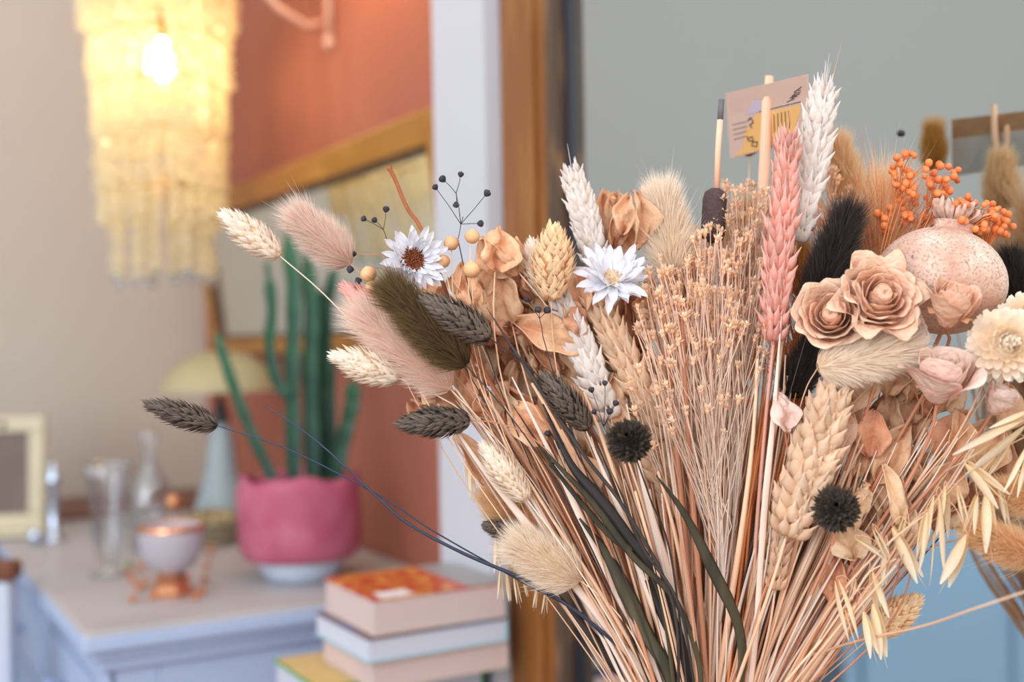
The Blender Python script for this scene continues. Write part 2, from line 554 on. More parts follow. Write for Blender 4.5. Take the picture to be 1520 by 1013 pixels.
obj('hanging_cord', G().tube([(0, 0, ZY(95) + .085), (0, 0, .85)], .003, 6), m_brass, cx)

# =================================================================== THINGS ON THE CHEST
def mat_glass(name, tint, base=.06):
    m = bpy.data.materials.new(name)
    m.use_nodes = True
    N, L = m.node_tree.nodes, m.node_tree.links
    N.remove(N['Principled BSDF'])
    tp = N.new('ShaderNodeBsdfTransparent'); tp.inputs[0].default_value = tint + (1,)
    gl = N.new('ShaderNodeBsdfGlossy'); gl.inputs[1].default_value = .04
    lw = N.new('ShaderNodeLayerWeight'); lw.inputs[0].default_value = .35
    a = N.new('ShaderNodeMath'); a.operation = 'MULTIPLY_ADD'; a.inputs[1].default_value = .55; a.inputs[2].default_value = base
    L.new(lw.outputs['Facing'], a.inputs[0])
    x = N.new('ShaderNodeMixShader')
    L.new(a.outputs[0], x.inputs[0]); L.new(tp.outputs[0], x.inputs[1]); L.new(gl.outputs[0], x.inputs[2])
    L.new(x.outputs[0], N['Material Output'].inputs[0])
    return m


m_glass = mat_glass('clear_glass', (.95, .97, .98), .12)
m_gold2 = mat_simple('copper_gold_rim', (222, 158, 116), .25, .85)
m_gobj = mat_simple('bluish_glass', (186, 204, 208), .25, 0, .25, 1.3)


def onchest(u, v, rot=0):
    return roomloc(u, v, CT + .0005, rot)


# cactus
kp = P(447, 848, 1.68)
cu_, cv_ = kp.dot(BV), kp.dot(AV)
ck = thing('potted_cactus', 'tall thin green cactus in a crumpled pink pot on a white bowl', 'potted plant', M=Matrix.Translation((kp.x, kp.y, CT + .0005)))
m_pink = mat('pink_wrap', (176, 84, 108), (192, 112, 132), rough=.55, ns=22, na=1.2, bump=.5, bs=30, vr=.05, vo=0)
m_bowl = mat('white_bowl', (206, 220, 236), rough=.3, vr=0, vo=0)
m_cactus = mat('cactus_green', (20, 62, 48), (36, 88, 54), rough=.5, ns=40, na=.8, bump=.2, vr=.5, vo=.2, spec=.4)
m_soil = mat('potting_soil', (60, 44, 36), (86, 66, 54), rough=1, ns=200, na=1)
obj('bowl', G().lathe([(0, 0), (.046, 0), (.052, .006), (.066, .03), (.070, .036), (.064, .036), (0, .02)], 40), m_bowl, ck)


def pw(a, i, z):
    return 1 + .012 * np.sin(a * 5 + i * .8) + .008 * np.sin(a * 11 - i * 1.7) + .008 * np.sin(a * 3 + z * 90)


def pot_mesh():
    g = G()
    n = 72
    prof = [(.074, .030), (.080, .034), (.0845, .045), (.086, .065), (.086, .085), (.087, .105), (.086, .125), (.084, .138), (.080, .146), (.075, .140), (.072, .115), (0, .110)]
    a = np.linspace(0, 2 * np.pi, n, endpoint=False)
    vs = []
    for i, (r, z) in enumerate(prof):
        rr = r * pw(a, i, z) if r > 0 else np.full(n, 1e-4)
        zz = z + (0 if i < 6 or i > 10 else (.004 * np.sin(a * 4 + 1) + .002 * np.sin(a * 9)) * (1 if i < 10 else .5))
        vs.append(np.stack([rr * np.cos(a), rr * np.sin(a), np.broadcast_to(zz, (n,))], 1))
    k = len(prof)
    g.add(np.concatenate(vs), [(i * n + j, i * n + (j + 1) % n, (i + 1) * n + (j + 1) % n, (i + 1) * n + j) for i in range(k - 1) for j in range(n)], .3)
    return g


obj('pot', pot_mesh(), m_pink, ck)
obj('soil', G().lathe([(.070, .118), (.04, .122), (0, .123)], 24), m_soil, ck)


def bez(pts, n=14):
    """smooth curve through the points (Catmull-Rom)"""
    p = [Vector(q) for q in pts]
    if len(p) == 2:
        return [p[0].lerp(p[1], i / (n - 1)) for i in range(n)]
    p = [p[0] * 2 - p[1]] + p + [p[-1] * 2 - p[-2]]
    out = []
    segs = len(p) - 3
    per = max(2, n // segs)
    for s in range(segs):
        a, b, c, d = p[s:s + 4]
        for i in range(per):
            t = i / per
            out.append(.5 * ((2 * b) + (c - a) * t + (2 * a - 5 * b + 4 * c - d) * t * t + (3 * b - a - 3 * c + d) * t ** 3))
    out.append(p[-2])
    return out


base = ck.matrix_world.inverted()
for pts, w, dY in (([(405, 712), (372, 640), (345, 570), (321, 495)], 8, -.03), ([(436, 712), (434, 560), (436, 440), (427, 345)], 10.5, -.02),
                   ([(464, 712), (460, 560), (462, 470), (455, 372)], 11, .0), ([(478, 712), (474, 600), (470, 520), (476, 430)], 8, .02), ([(488, 712), (490, 580), (484, 480), (497, 392)], 9, .035),
                   ([(497, 712), (512, 645), (523, 600), (524, 565)], 11, .0)):
    pp = bez([base @ P(x, y, 1.68 + dY) for x, y in pts], 26)
    rr = [1.2 * w / F * 1.68 * (.92 + .08 * math.sin(i * 1.1 + w)) * (1 if i < len(pp) - 3 else (.85, .6, .25)[i - len(pp) + 3]) for i in range(len(pp))]
    obj('cactus_stem', G().tube(pp, rr, 8, ridge=.28), m_cactus, ck, False)
pp = bez([base @ P(x, y, 1.65) for x, y in ((430, 590), (410, 565), (400, 510), (404, 460), (396, 390))], 24)
obj('cactus_stem', G().tube(pp, [9.5 / F * 1.68 * (.5 if i > 21 else 1) * (.92 + .08 * math.sin(i)) for i in range(len(pp))], 8, ridge=.28), m_cactus, ck, False)

# mushroom lamp
lp = P(330, 760, 2.11)
la = thing('table_lamp', 'table lamp with pale yellow mushroom shade and bluish glass bell foot', 'lamp', (lp.x, lp.y, CT + .0005))
m_shade = mat('lamp_shade_glass', (206, 196, 156), (190, 182, 144), rough=.3, transl=.35, ns=6, vr=0, vo=0, spec=.5)
LZ = lambda y: (760 - y) / F * 2.13
sr = .108
obj('foot', G().lathe([(0, 0), (.050, 0), (.053, .015), (.046, .05), (.034, .085), (.026, .12), (.022, .16), (.018, .185), (.012, .195), (0, .196)], 28), m_gobj, la)
obj('dark_neck', G().lathe([(.014, .19), (.016, .2), (.010, .222), (.006, .23), (.006, .31), (0, .31)], 16), mat_simple('dark_cap', (52, 46, 52), .4), la)
lamp_dx = (318 - 340) / F * 2.13
prof = [(sr, .250), (sr * .99, .256), (sr * .9, .275), (sr * .72, .296), (sr * .5, .311), (sr * .25, .319), (.001, .321), (.001, .317), (sr * .5, .306), (sr * .88, .270), (sr * .95, .252), (sr, .250)]
obj('lamp_shade', G().lathe(prof, 40, cx=lamp_dx * 0), m_shade, la)
obj('shade_holder', G().lathe([(.03, .247), (.034, .252), (.03, .262), (0, .262)], 20), mat_simple('cream_holder', (226, 214, 190), .3), la)

# plates with dried petals
pl = P(314, 772, 1.99)
ps = [(.056, .0), (.055, .010), (.054, .020), (.053, .030)]
for i, (r, z) in enumerate(ps):
    g = G().lathe([(0, 0), (r * .6, 0), (r, .008), (r, .0095), (r * .6, .003), (0, .003)], 32)
    o = obj('plate', g, mat('pale_plate', (196, 186, 156), (208, 196, 164), rough=.35, vr=.1, vo=.2))
    o.location = (pl.x, pl.y, CT + .0005 + z)
    tag(o, ('lowest', 'second lowest', 'second highest', 'topmost')[i] + ' cream plate of the little stack beside the lamp foot', 'plate', 'stacked cream plates beside the lamp')
g = G()
for k in range(170):
    a, rr = random.random() * 6.28, .046 * math.sqrt(random.random())
    g.ball((rr * math.cos(a), rr * math.sin(a), .008 + random.random() * .018 * (1 - rr / .05)), random.uniform(.003, .006), 5, 4)
o = obj('dried_petals', g, mat('potpourri', (150, 128, 84), (186, 170, 130), rough=.9, vr=.9, vo=0), kind='stuff')
o.location = (pl.x, pl.y, CT + .034)
tag(o, 'heap of beige dried petals on the top cream plate', 'potpourri')

# glass vase
gv = P(163, 838, 1.72)
o = thing('glass_vase', 'clear flared glass vase on the left of the chest top', 'vase', (gv.x, gv.y, CT + .0005))
obj('vase_body', G().lathe([(0, .016), (.010, .016), (.020, .03), (.025, .07), (.027, .11), (.031, .14), (.039, .163), (.0375, .163), (.029, .138), (.024, .1), (.022, .06), (.012, .026), (0, .024)], 32,
                           wob=lambda a, i, z: 1 + .03 * np.cos(a * 8)), m_glass, o)
obj('vase_foot', G().lathe([(0, 0), (.028, 0), (.029, .003), (.012, .008), (.008, .012), (.010, .016), (0, .016)], 32), m_glass, o)
# decanter
gv = P(224, 800, 1.93)
o = thing('decanter', 'cut glass decanter with round stopper behind the flared vase', 'decanter', (gv.x, gv.y, CT + .0005))
obj('decanter_body', G().lathe([(0, 0), (.030, 0), (.033, .006), (.034, .06), (.033, .095), (.026, .115), (.012, .132), (.010, .15), (.016, .158), (.013, .158), (.008, .15), (.009, .13), (.022, .113), (.028, .09), (.029, .01), (0, .008)], 24,
                               wob=lambda a, i, z: 1 + (.05 * np.cos(a * 12) if i < 5 else 0)), m_glass, o)
obj('stopper', G().ball((0, 0, .181), .017, 12, 9), m_glass, o)
obj('stopper_stem', G().lathe([(0, .150), (.006, .150), (.008, .165), (0, .166)], 12), m_glass, o)
# small pink-rimmed bottle
gv = P(258, 775, 1.90)
o = thing('perfume_bottle', 'small glass bottle with coppery stopper beside the decanter', 'bottle', (gv.x, gv.y, CT + .0005))
obj('bottle_body', G().lathe([(0, 0), (.020, 0), (.022, .01), (.020, .04), (.008, .055), (.007, .066), (0, .066)], 20), m_glass, o)
obj('bottle_stopper', G().ball((0, 0, .080), .014, 12, 8), m_gold2, o)
# footed bowl with copper rim
gv = P(255, 872, 1.58)
o = thing('footed_bowl', 'pale glass bowl with coppery rim and faceted copper foot', 'bowl', (gv.x, gv.y, CT + .0005))
m_milk = mat_simple('milky_glass', (206, 198, 208), .18, 0, .3, 1.3)
obj('bowl_body', G().lathe([(0, .028), (.016, .028), (.032, .040), (.041, .060), (.043, .080), (.042, .092), (.040, .092), (.040, .075), (.034, .052), (.02, .036), (0, .034)], 32), m_milk, o)
obj('copper_rim', G().lathe([(.0435, .086), (.0440, .092), (.042, .094), (.0405, .092), (.0415, .086)], 32), m_gold2, o)
obj('faceted_foot', G().lathe([(0, 0), (.026, 0), (.027, .006), (.020, .014), (.024, .022), (.016, .029), (0, .029)], 12, wob=lambda a, i, z: 1 + .08 * np.cos(a * 6)), m_gold2, o, False)
# amber bead garland bits
m_amber = mat_simple('amber_bead', (228, 134, 66), .2, 0, .2)
m_gb = mat_simple('green_bead', (126, 196, 92), .2, 0, .2)
gl_ = thing('bead_string', 'loose string of small orange beads lying around the footed bowl', 'bead string', (gv.x, gv.y, CT + .0005))
bq = [(190, 850), (197, 862), (206, 873), (214, 866), (191, 838), (210, 842), (228, 884), (196, 889), (290, 886), (300, 878), (304, 860), (306, 840), (310, 822), (316, 812), (300, 800), (285, 798)]
bw = []
for x, y in bq:
    d = CM.to_3x3() @ Vector(((x - 760) / F, (506.5 - y) / F, -1))
    Y = (.3255 / -d.z)
    w_ = Vector((0, 0, CZ)) + d * Y - Vector(gl_.location)
    bw.append(w_)
    obj('bead', G().ball((w_.x, w_.y, .004), .0045, 10, 8), m_gb if (x, y) == (191, 838) else m_amber, gl_)
obj('thread', G().tube(bez([(p.x, p.y, .0035) for p in bw], 64), .0006, 4), m_amber, gl_)

# photo frame at far left
gp = P(8, 775, 2.09)
pf = thing('photo_frame', 'cream wooden picture frame with a dark grey picture at the left edge', 'picture frame')
pf.matrix_world = Matrix.Translation((gp.x, gp.y, CT + .012)) @ Matrix.Rotation(math.radians(8), 4, 'Z') @ Matrix.Rotation(math.radians(-5), 4, 'X')
m_fr = mat('cream_gold_frame', (200, 190, 160), (212, 204, 180), rough=.4, ns=20, vr=.1, vo=0)
for a, b, c, d in ((-.135, .068, .172, .200), (-.135, .068, 0, .028), (.040, .068, .028, .172), (-.135, -.107, .028, .172)):
    bev(obj('frame_rail', G().box(a, b, -.012, .006, c, d), m_fr, pf, False), .003)
obj('picture', G().box(-.107, .040, -.004, .004, .028, .172), mat('dark_picture', (112, 96, 88), (134, 118, 104), rough=.5, ns=14, na=1.5, vr=0, vo=0), pf, False)
obj('hook', G().ball((-.003, -.014, .185), .006, 8, 6), m_black, pf)
obj('base_ledge', G().box(-.14, .075, -.03, .008, -.011, 0), m_fr, pf, False)
obj('easel_leg', G().box(-.04, -.02, .006, .03, -.011, .13), m_fr, pf, False)
# silver candlestick
gp = P(80, 772, 2.03)
o = thing('silver_candlestick', 'small silver candlestick standing right of the picture frame', 'candlestick', (gp.x, gp.y, CT + .0005))
m_sil = mat_simple('silver', (200, 214, 232), .25, .9)
obj('candlestick_body', G().lathe([(0, 0), (.020, 0), (.019, .006), (.008, .012), (.0095, .05), (.0065, .085), (.012, .1), (.012, .11), (.006, .12), (.006, .135), (0, .136)], 20), m_sil, o)
gp = P(52, 782, 2.0)
o = obj('glass_ball', G().ball((0, 0, .014), .0135, 14, 10), m_sil)
o.location = (gp.x, gp.y, CT + .0005)
tag(o, 'small silvery ball lying in front of the picture frame', 'ball')

# =================================================================== BOOKS
m_page = mat('book_pages', (212, 188, 180), (222, 202, 194), rough=.9, ns=3, stretch=(1, 1, 300), na=1.2, vr=.05, vo=.1)
m_pagew = mat('book_pages_white', (206, 208, 218), (196, 198, 212), rough=.9, ns=3, stretch=(1, 1, 300), na=1.2, vr=.05, vo=.1)
m_cov1 = mat('orange_flowered_cover', (186, 70, 40), (236, 186, 84), rough=.35, ns=70, na=2.2, vr=0, vo=0)
m_cov1b = mat_simple('grey_spine_cover', (150, 150, 150), .4)
m_cov2 = mat('blue_brown_cover', (112, 86, 92), (64, 96, 150), rough=.35, ns=12, na=2.0, vr=0, vo=0)
m_cov2b = mat_simple('teal_cover', (150, 190, 196), .4)
m_cov3 = mat_simple('cream_cover', (208, 190, 172), .5)
m_cov4 = mat('yellow_printed_cover', (210, 180, 110), (222, 200, 150), rough=.4, ns=60, na=2, vr=0, vo=0)
m_cov4g = mat_simple('green_cover_edge', (84, 160, 60), .4)


def book(u0, v0, du, dv, z0, th, rot, mats, label, cov=.0016):
    """spine away from the camera on the +u side; pages show at the front"""
    o = thing('book', label, 'book', group='books stacked beside the mirror')
    o.matrix_world = roomloc(u0, v0, z0, rot)
    page, top, bot = mats[:3]
    obj('page_block', G().box(.002, du - .001, .002, dv - .002, cov, th - cov), page, o, False)
    obj('front_cover', G().box(0, du, 0, dv, th - cov, th), top, o, False)
    obj('back_cover', G().box(0, du, 0, dv, 0, cov), bot, o, False)
    obj('spine', G().box(du - .001, du + .001, 0, dv, cov, th - cov), mats[3] if len(mats) > 3 else bot, o, False)
    return o


book(.456, 1.176, .205, .165, .7405, .056, 0, (m_page, m_cov3, m_cov3), 'large book at the very bottom of the stack on the side table')
book(.462, 1.184, .20, .155, .797, .0485, 0, (m_page, m_cov2, m_cov2b), 'fat book just under the green edged one')
b4 = book(.452, 1.212, .20, .145, .846, .033, 0, (m_pagew, m_cov4, m_cov4g, m_cov4g), 'book with a yellow cover edged in green sticking out to the left')
obj('cover_edge', G().box(-.001, .0, 0, .145, .030, .034), m_cov4g, b4, False)
obj('cover_edge', G().box(-.001, .2, -.001, .0, .030, .034), m_cov4g, b4, False)
book(.497, 1.170, .165, .150, .8795, .0310, 0, (m_page, m_cov3, m_cov3), 'thick book with pale pinkish pages third from the top')
book(.490, 1.164, .170, .154, .911, .0260, math.radians(.6), (m_pagew, m_cov2, m_cov2b), 'white paged book with a blue and brown cover, second from the top')
b1 = book(.499, 1.170, .163, .145, .9375, .0390, 0, (m_page, m_cov1, m_cov3, m_cov1b), 'topmost paperback of the stack with an orange flowered cover')
obj('white_label', G().box(.012, .05, .003, .03, .0390, .0394), mat_simple('white_paper', (226, 222, 226), .6), b1, False)
obj('grey_cover_panel', G().box(.118, .163, .0, .145, .0390, .0394), m_cov1b, b1, False)
# =================================================================== BOUQUET
NECK = P(1050, 1190, .80)
VASE_Z = .745
m_vase = mat('vase_glaze', (196, 190, 180), (176, 168, 158), rough=.4, ns=8, vr=0, vo=0)
vs = thing('flower_vase', 'stoneware vase that holds the dried bouquet below the picture edge', 'vase', (NECK.x, NECK.y, .7405))
vz = NECK.z - .7405
obj('vase_body', G().lathe([(0, 0), (.040, 0), (.046, .02), (.050, .07), (.044, .13), (.036, vz - .02), (.039, vz), (.0365, vz), (.034, vz - .02), (.040, .12), (.044, .05), (0, .02)], 32), m_vase, vs)

# --- colours of dried matter
m_straw = mat('straw', (250, 212, 176), (240, 184, 144), rough=.6, transl=.12, ns=60, na=.5, vr=.1, vo=.45, spec=.4, stretch=(1, 1, .1))
m_palestraw = mat('pale_straw', (252, 234, 216), (248, 214, 188), rough=.6, transl=.12, vr=.1, vo=.25, spec=.4)
m_brownst = mat('brown_stem', (196, 130, 98), (220, 160, 124), rough=.7, vr=.1, vo=.4)
m_blackst = mat('black_stem', (46, 43, 43), (64, 60, 56), rough=.45, vr=.1, vo=.3, spec=.5)
m_bluest = mat('blue_black_stem', (46, 62, 88), (52, 58, 70), rough=.4, vr=.1, vo=.2, spec=.5)
m_pinkst = mat('pink_stem', (236, 170, 150), (226, 186, 160), rough=.6, vr=.1, vo=.1)
m_blade = mat('black_blade', (54, 52, 42), (96, 88, 62), rough=.55, ns=90, na=.9, stretch=(1, 1, .15), vr=.2, vo=.4)
m_cream = mat('cream_scales', (238, 214, 180), (253, 246, 234), rough=.8, transl=.35, vr=.25, vo=.1)
m_tanph = mat('tan_scales', (232, 176, 118), (252, 228, 188), rough=.8, transl=.25, vr=.3, vo=.1)
m_blackph = mat('black_scales', (48, 43, 40), (116, 102, 88), rough=.65, vr=.6, vo=.2, spec=.45)
m_pinkph = mat('pink_scales', (244, 160, 142), (252, 204, 192), rough=.8, transl=.25, vr=.2, vo=.1)
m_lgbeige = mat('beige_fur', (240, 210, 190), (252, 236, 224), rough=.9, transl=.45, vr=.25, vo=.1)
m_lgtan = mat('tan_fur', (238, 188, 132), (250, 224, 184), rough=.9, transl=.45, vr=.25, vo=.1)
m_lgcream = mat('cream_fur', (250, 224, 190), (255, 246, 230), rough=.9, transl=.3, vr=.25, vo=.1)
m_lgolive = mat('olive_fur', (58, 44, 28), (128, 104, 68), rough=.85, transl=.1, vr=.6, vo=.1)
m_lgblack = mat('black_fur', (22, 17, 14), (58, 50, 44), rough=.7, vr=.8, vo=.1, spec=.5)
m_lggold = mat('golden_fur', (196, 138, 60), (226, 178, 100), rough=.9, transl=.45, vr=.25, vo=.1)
m_whwhite = mat('white_grain', (236, 216, 194), (255, 250, 246), rough=.6, transl=.25, ns=3, na=.8, bump=.4, bs=60, stretch=(1, 1, .25), vr=.1, vo=.2)
m_whtan = mat('tan_grain', (230, 178, 132), (254, 230, 200), rough=.6, transl=.25, ns=3, na=.8, bump=.4, bs=60, stretch=(1, 1, .25), vr=.1, vo=.25)
m_whpink = mat('pink_grain', (246, 160, 134), (253, 210, 196), rough=.6, transl=.25, ns=3, na=.8, vr=.2, vo=.3, bump=.4, bs=60)
m_petalw = mat('white_petal', (240, 240, 246), (246, 246, 250), rough=.6, transl=.25, ns=80, na=.4, stretch=(1, 4, 1), bump=.2, vr=.05, vo=.1)
m_discb = mat('brown_disc', (96, 46, 26), (150, 84, 50), rough=.9, ns=300, na=1, bump=1, vr=.3, vo=.1)
m_disct = mat('buff_disc', (176, 130, 84), (226, 200, 166), rough=.9, ns=200, na=1, bump=1, vr=.3, vo=.1)
m_rose = mat('dried_rose', (242, 182, 148), (252, 218, 188), rough=.75, transl=.2, ns=60, na=.9, bump=1.0, bs=260, vr=.1, vo=.2)
m_rosep = mat('pale_rose', (238, 194, 174), (250, 224, 208), rough=.75, transl=.2, ns=60, na=.9, bump=1.0, bs=260, vr=.1, vo=.2)
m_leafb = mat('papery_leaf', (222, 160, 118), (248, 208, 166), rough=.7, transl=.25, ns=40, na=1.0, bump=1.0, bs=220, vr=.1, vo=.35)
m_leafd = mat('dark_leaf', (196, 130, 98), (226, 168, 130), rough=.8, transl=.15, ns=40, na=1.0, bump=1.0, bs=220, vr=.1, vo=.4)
m_pod = mat('flax_pod', (206, 146, 96), (236, 194, 146), rough=.5, ns=70, na=.8, vr=.2, vo=.2)
m_berry = mat('orange_berry', (226, 106, 46), (240, 146, 88), rough=.5, ns=300, na=.8, vr=.2, vo=.35)
m_orst = mat('orange_stem', (206, 120, 66), (226, 146, 88), rough=.7, vr=.2, vo=.3)
m_bberry = mat('black_seed', (48, 48, 58), (72, 70, 78), rough=.6, ns=300, na=.7, vr=.1, vo=.2, bump=.4, bs=900)
m_floret = mat('tan_floret', (246, 196, 146), (254, 234, 208), rough=.8, transl=.25, vr=.3, vo=.3)
m_oat = mat('oat_husk', (242, 208, 150), (254, 244, 220), rough=.5, transl=.35, ns=160, na=.8, stretch=(1, 1, .05), vr=.1, vo=.2)
m_cat = mat('cattail_velvet', (70, 56, 58), (92, 74, 72), rough=1, ns=500, na=1, bump=.6, vr=.1, vo=0)
m_stick = mat('pale_wood_stick', (238, 190, 156), (246, 204, 172), rough=.6, ns=40, stretch=(1, 1, .1), vr=.1, vo=0)


def ndir(v):
    return v / (np.linalg.norm(v) + 1e-12)


def head_matrix(b, t, spin=None):
    z = (Vector(t) - Vector(b))
    q = z.to_track_quat('Z', 'Y').to_matrix().to_4x4()
    return q @ Matrix.Rotation(random.random() * 6.28 if spin is None else spin, 4, 'Z'), z.length


def neck_point(p, spread=1.0):
    """where a stem that starts at p passes the vase mouth"""
    k = max(-1, min(1, (p.x - NECK.x) / .30))
    a, rr = random.random() * 6.28, .012 * math.sqrt(random.random())
    x = k * .021 * spread + rr * math.cos(a)
    y = max(-.024, min(.024, (p.y - NECK.y) * .2)) + rr * math.sin(a)
    d = math.hypot(x, y)
    if d > .030:
        x, y = x * .030 / d, y * .030 / d
    return Vector((NECK.x + x, NECK.y + y, NECK.z))


def stem_path(b, axis=None, n=18, sag=.0, via=None):
    """from the head's base b down into the vase; axis = head direction (unit), the stem leaves along -axis"""
    nk = neck_point(b)
    low = Vector((2 * NECK.x - nk.x, 2 * NECK.y - nk.y, VASE_Z + .03))
    low = nk.lerp(low, .7)
    low.z = VASE_Z + .03
    d = (b - nk).length
    if via:
        pts = [b] + list(via) + [nk]
        up = bez(pts, n)
    else:
        c = b - (axis or (b - nk).normalized()) * d * .33
        c = c + Vector((random.uniform(-1, 1), random.uniform(-1, 1), random.uniform(-1, 1))) * d * .02
        e = nk + (b - nk).normalized() * d * .38 + Vector((0, 0, .02))
        up = []
        for i in range(n):
            t = i / (n - 1)
            up.append(b * (1 - t) ** 3 + c * 3 * t * (1 - t) ** 2 + e * 3 * t * t * (1 - t) + nk * t ** 3)
    return up + [nk.lerp(low, .5), low]


def add_stem(root, b, axis, r, m, flat=1.0, n=18, via=None, name='stem'):
    pts = stem_path(b, axis, n, via=via)
    k = len(pts)
    rad = [r * (.7 + .5 * i / k) for i in range(k)]
    loc = Vector(root.location)
    return obj(name, G().tube([p - loc for p in pts], rad, 5, flat=flat, cap=False), m, root)


# ---- canary grass heads: overlapping keeled scales
SV = np.array([[0, 0, 0], [-.5, .05, .45], [.5, .05, .45], [0, .22, .40], [0, .05, 1.0]])
SF = [(0, 2, 3), (0, 3, 1), (3, 2, 4), (1, 3, 4)]
ST = [.0, .6, .6, .5, 1.0]


def axes_from(e, up, k_out):
    """columns x (across), y (outward), z (along) for scales whose tips lean out by k_out"""
    z = up + e * k_out
    z /= np.linalg.norm(z, axis=1)[:, None]
    x = np.cross(e, z); x /= np.linalg.norm(x, axis=1)[:, None] + 1e-9
    y = np.cross(z, x)
    return x, y, z


def phalaris(L, Wd, rings=19, per=15, lean=.85, sl=.18, sw=.082, pt=1.0):
    g = G()
    prof = [(Wd * .5 * .72 * math.sin(math.pi * min(1, (i / 10) ** pt * .93 + .05)) ** .75, L * .9 * i / 10) for i in range(11)]
    g.lathe(prof, 10)
    g.t[-1] = np.zeros(110)
    T, X, Y, Z = [], [], [], []
    n = rings * per
    s = (np.arange(n) + .5) / n
    phi = np.arange(n) * 2.39996 + RNG.normal(0, .12, n)
    s = np.clip(s + RNG.normal(0, .008, n), 0, 1)
    rr = Wd * .5 * .66 * np.sin(np.pi * np.clip(s ** pt * .93 + .05, 0, 1)) ** .75
    e = np.stack([np.cos(phi), np.sin(phi), 0 * phi], 1)
    up = np.tile([0, 0, 1.], (n, 1))
    x, y, z = axes_from(e, up, (lean * (1.15 - s) + RNG.normal(0, .07, n))[:, None])
    T = e * rr[:, None] + np.array([0, 0, 1]) * (s * L * .86 - .02 * L)[:, None]
    ll = L * sl * RNG.uniform(.8, 1.2, n)
    ww = Wd * sw * 2.0 * RNG.uniform(.8, 1.2, n)
    M = np.stack([x * ww[:, None], y * ww[:, None], z * ll[:, None]], 2)
    g.scatter(SV, SF, M, T, ST)
    return g


# ---- bunny tail heads: a core with thousands of fine hairs
def furry(L, Wd, n=5200, hl=.24, hw=.00016, lean=.9, awn=60, awnl=.55, core=.62, pt=.85, tipw=1.0):
    g = G()
    g.lathe([(Wd * .5 * core * math.sin(math.pi * min(1, (i / 10) ** pt * .94 + .05)) ** .6, L * .88 * i / 10) for i in range(11)], 12)
    g.t[-1] = np.zeros(132)
    N_ = n + awn
    s = RNG.random(N_)
    ph = RNG.random(N_) * 6.283
    rr = Wd * .5 * core * .95 * np.sin(np.pi * np.clip(s ** pt * .94 + .05, 0, 1)) ** .6
    e = np.stack([np.cos(ph), np.sin(ph), 0 * ph], 1)
    ln = (lean * (1.45 - s * .95) + RNG.normal(0, .22, N_))[:, None]
    d = np.array([0, 0, 1.]) + e * ln
    d += RNG.normal(0, .13, (N_, 3))
    d /= np.linalg.norm(d, axis=1)[:, None]
    b = e * rr[:, None] + np.array([0, 0, 1]) * (s * L * .84)[:, None]
    ll = np.minimum(L * hl, Wd * .55) * RNG.uniform(.6, 1.25, N_) * (1 + .35 * (s > .8))
    ll[n:] = L * awnl * RNG.uniform(.5, 1.1, awn)
    side = np.cross(d, RNG.normal(0, 1, (N_, 3))); side /= np.linalg.norm(side, axis=1)[:, None] + 1e-9
    w = hw * RNG.uniform(.7, 1.3, N_)
    w[n:] *= .8
    bend = np.array([0, 0, 1.]) * (ll * .10)[:, None]
    mid = b + d * (ll * .55)[:, None]
    tip = b + d * ll[:, None] + bend
    V = np.stack([b - side * w[:, None], b + side * w[:, None], mid + side * w[:, None] * .75, mid - side * w[:, None] * .75, tip], 1)
    base_n = g.n
    g.v.append(V.reshape(-1, 3))
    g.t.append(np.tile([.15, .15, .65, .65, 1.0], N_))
    g.r.append(np.repeat(RNG.random(N_), 5))
    for i in range(N_):
        o = base_n + i * 5
        g.f.append((o, o + 1, o + 2, o + 3)); g.f.append((o + 3, o + 2, o + 4))
    g.mi += [0] * (2 * N_)
    g.n += N_ * 5
    return g


def place_head(kind, name, label, cat, base, tip, width, m, Y, Yt=None, r=.0006, sm=None, group=None, via=None, **kw):
    Yt = Y if Yt is None else Yt
    b, t = P(base[0], base[1], Y), P(tip[0], tip[1], Yt)
    M, L = head_matrix(b, t)
    Wd = width / F * Y
    root = thing(name, label, cat, tuple(b), group)
    g = (phalaris if kind == 'ph' else furry)(L, Wd, **kw)
    h = obj('seed_head' if kind == 'ph' else 'fluffy_head', g, m, root, kind != 'ph', M)
    v = [P(*q) for q in via] if via else None
    add_stem(root, b, (t - b).normalized(), r, sm or m_straw, via=v)
    return root


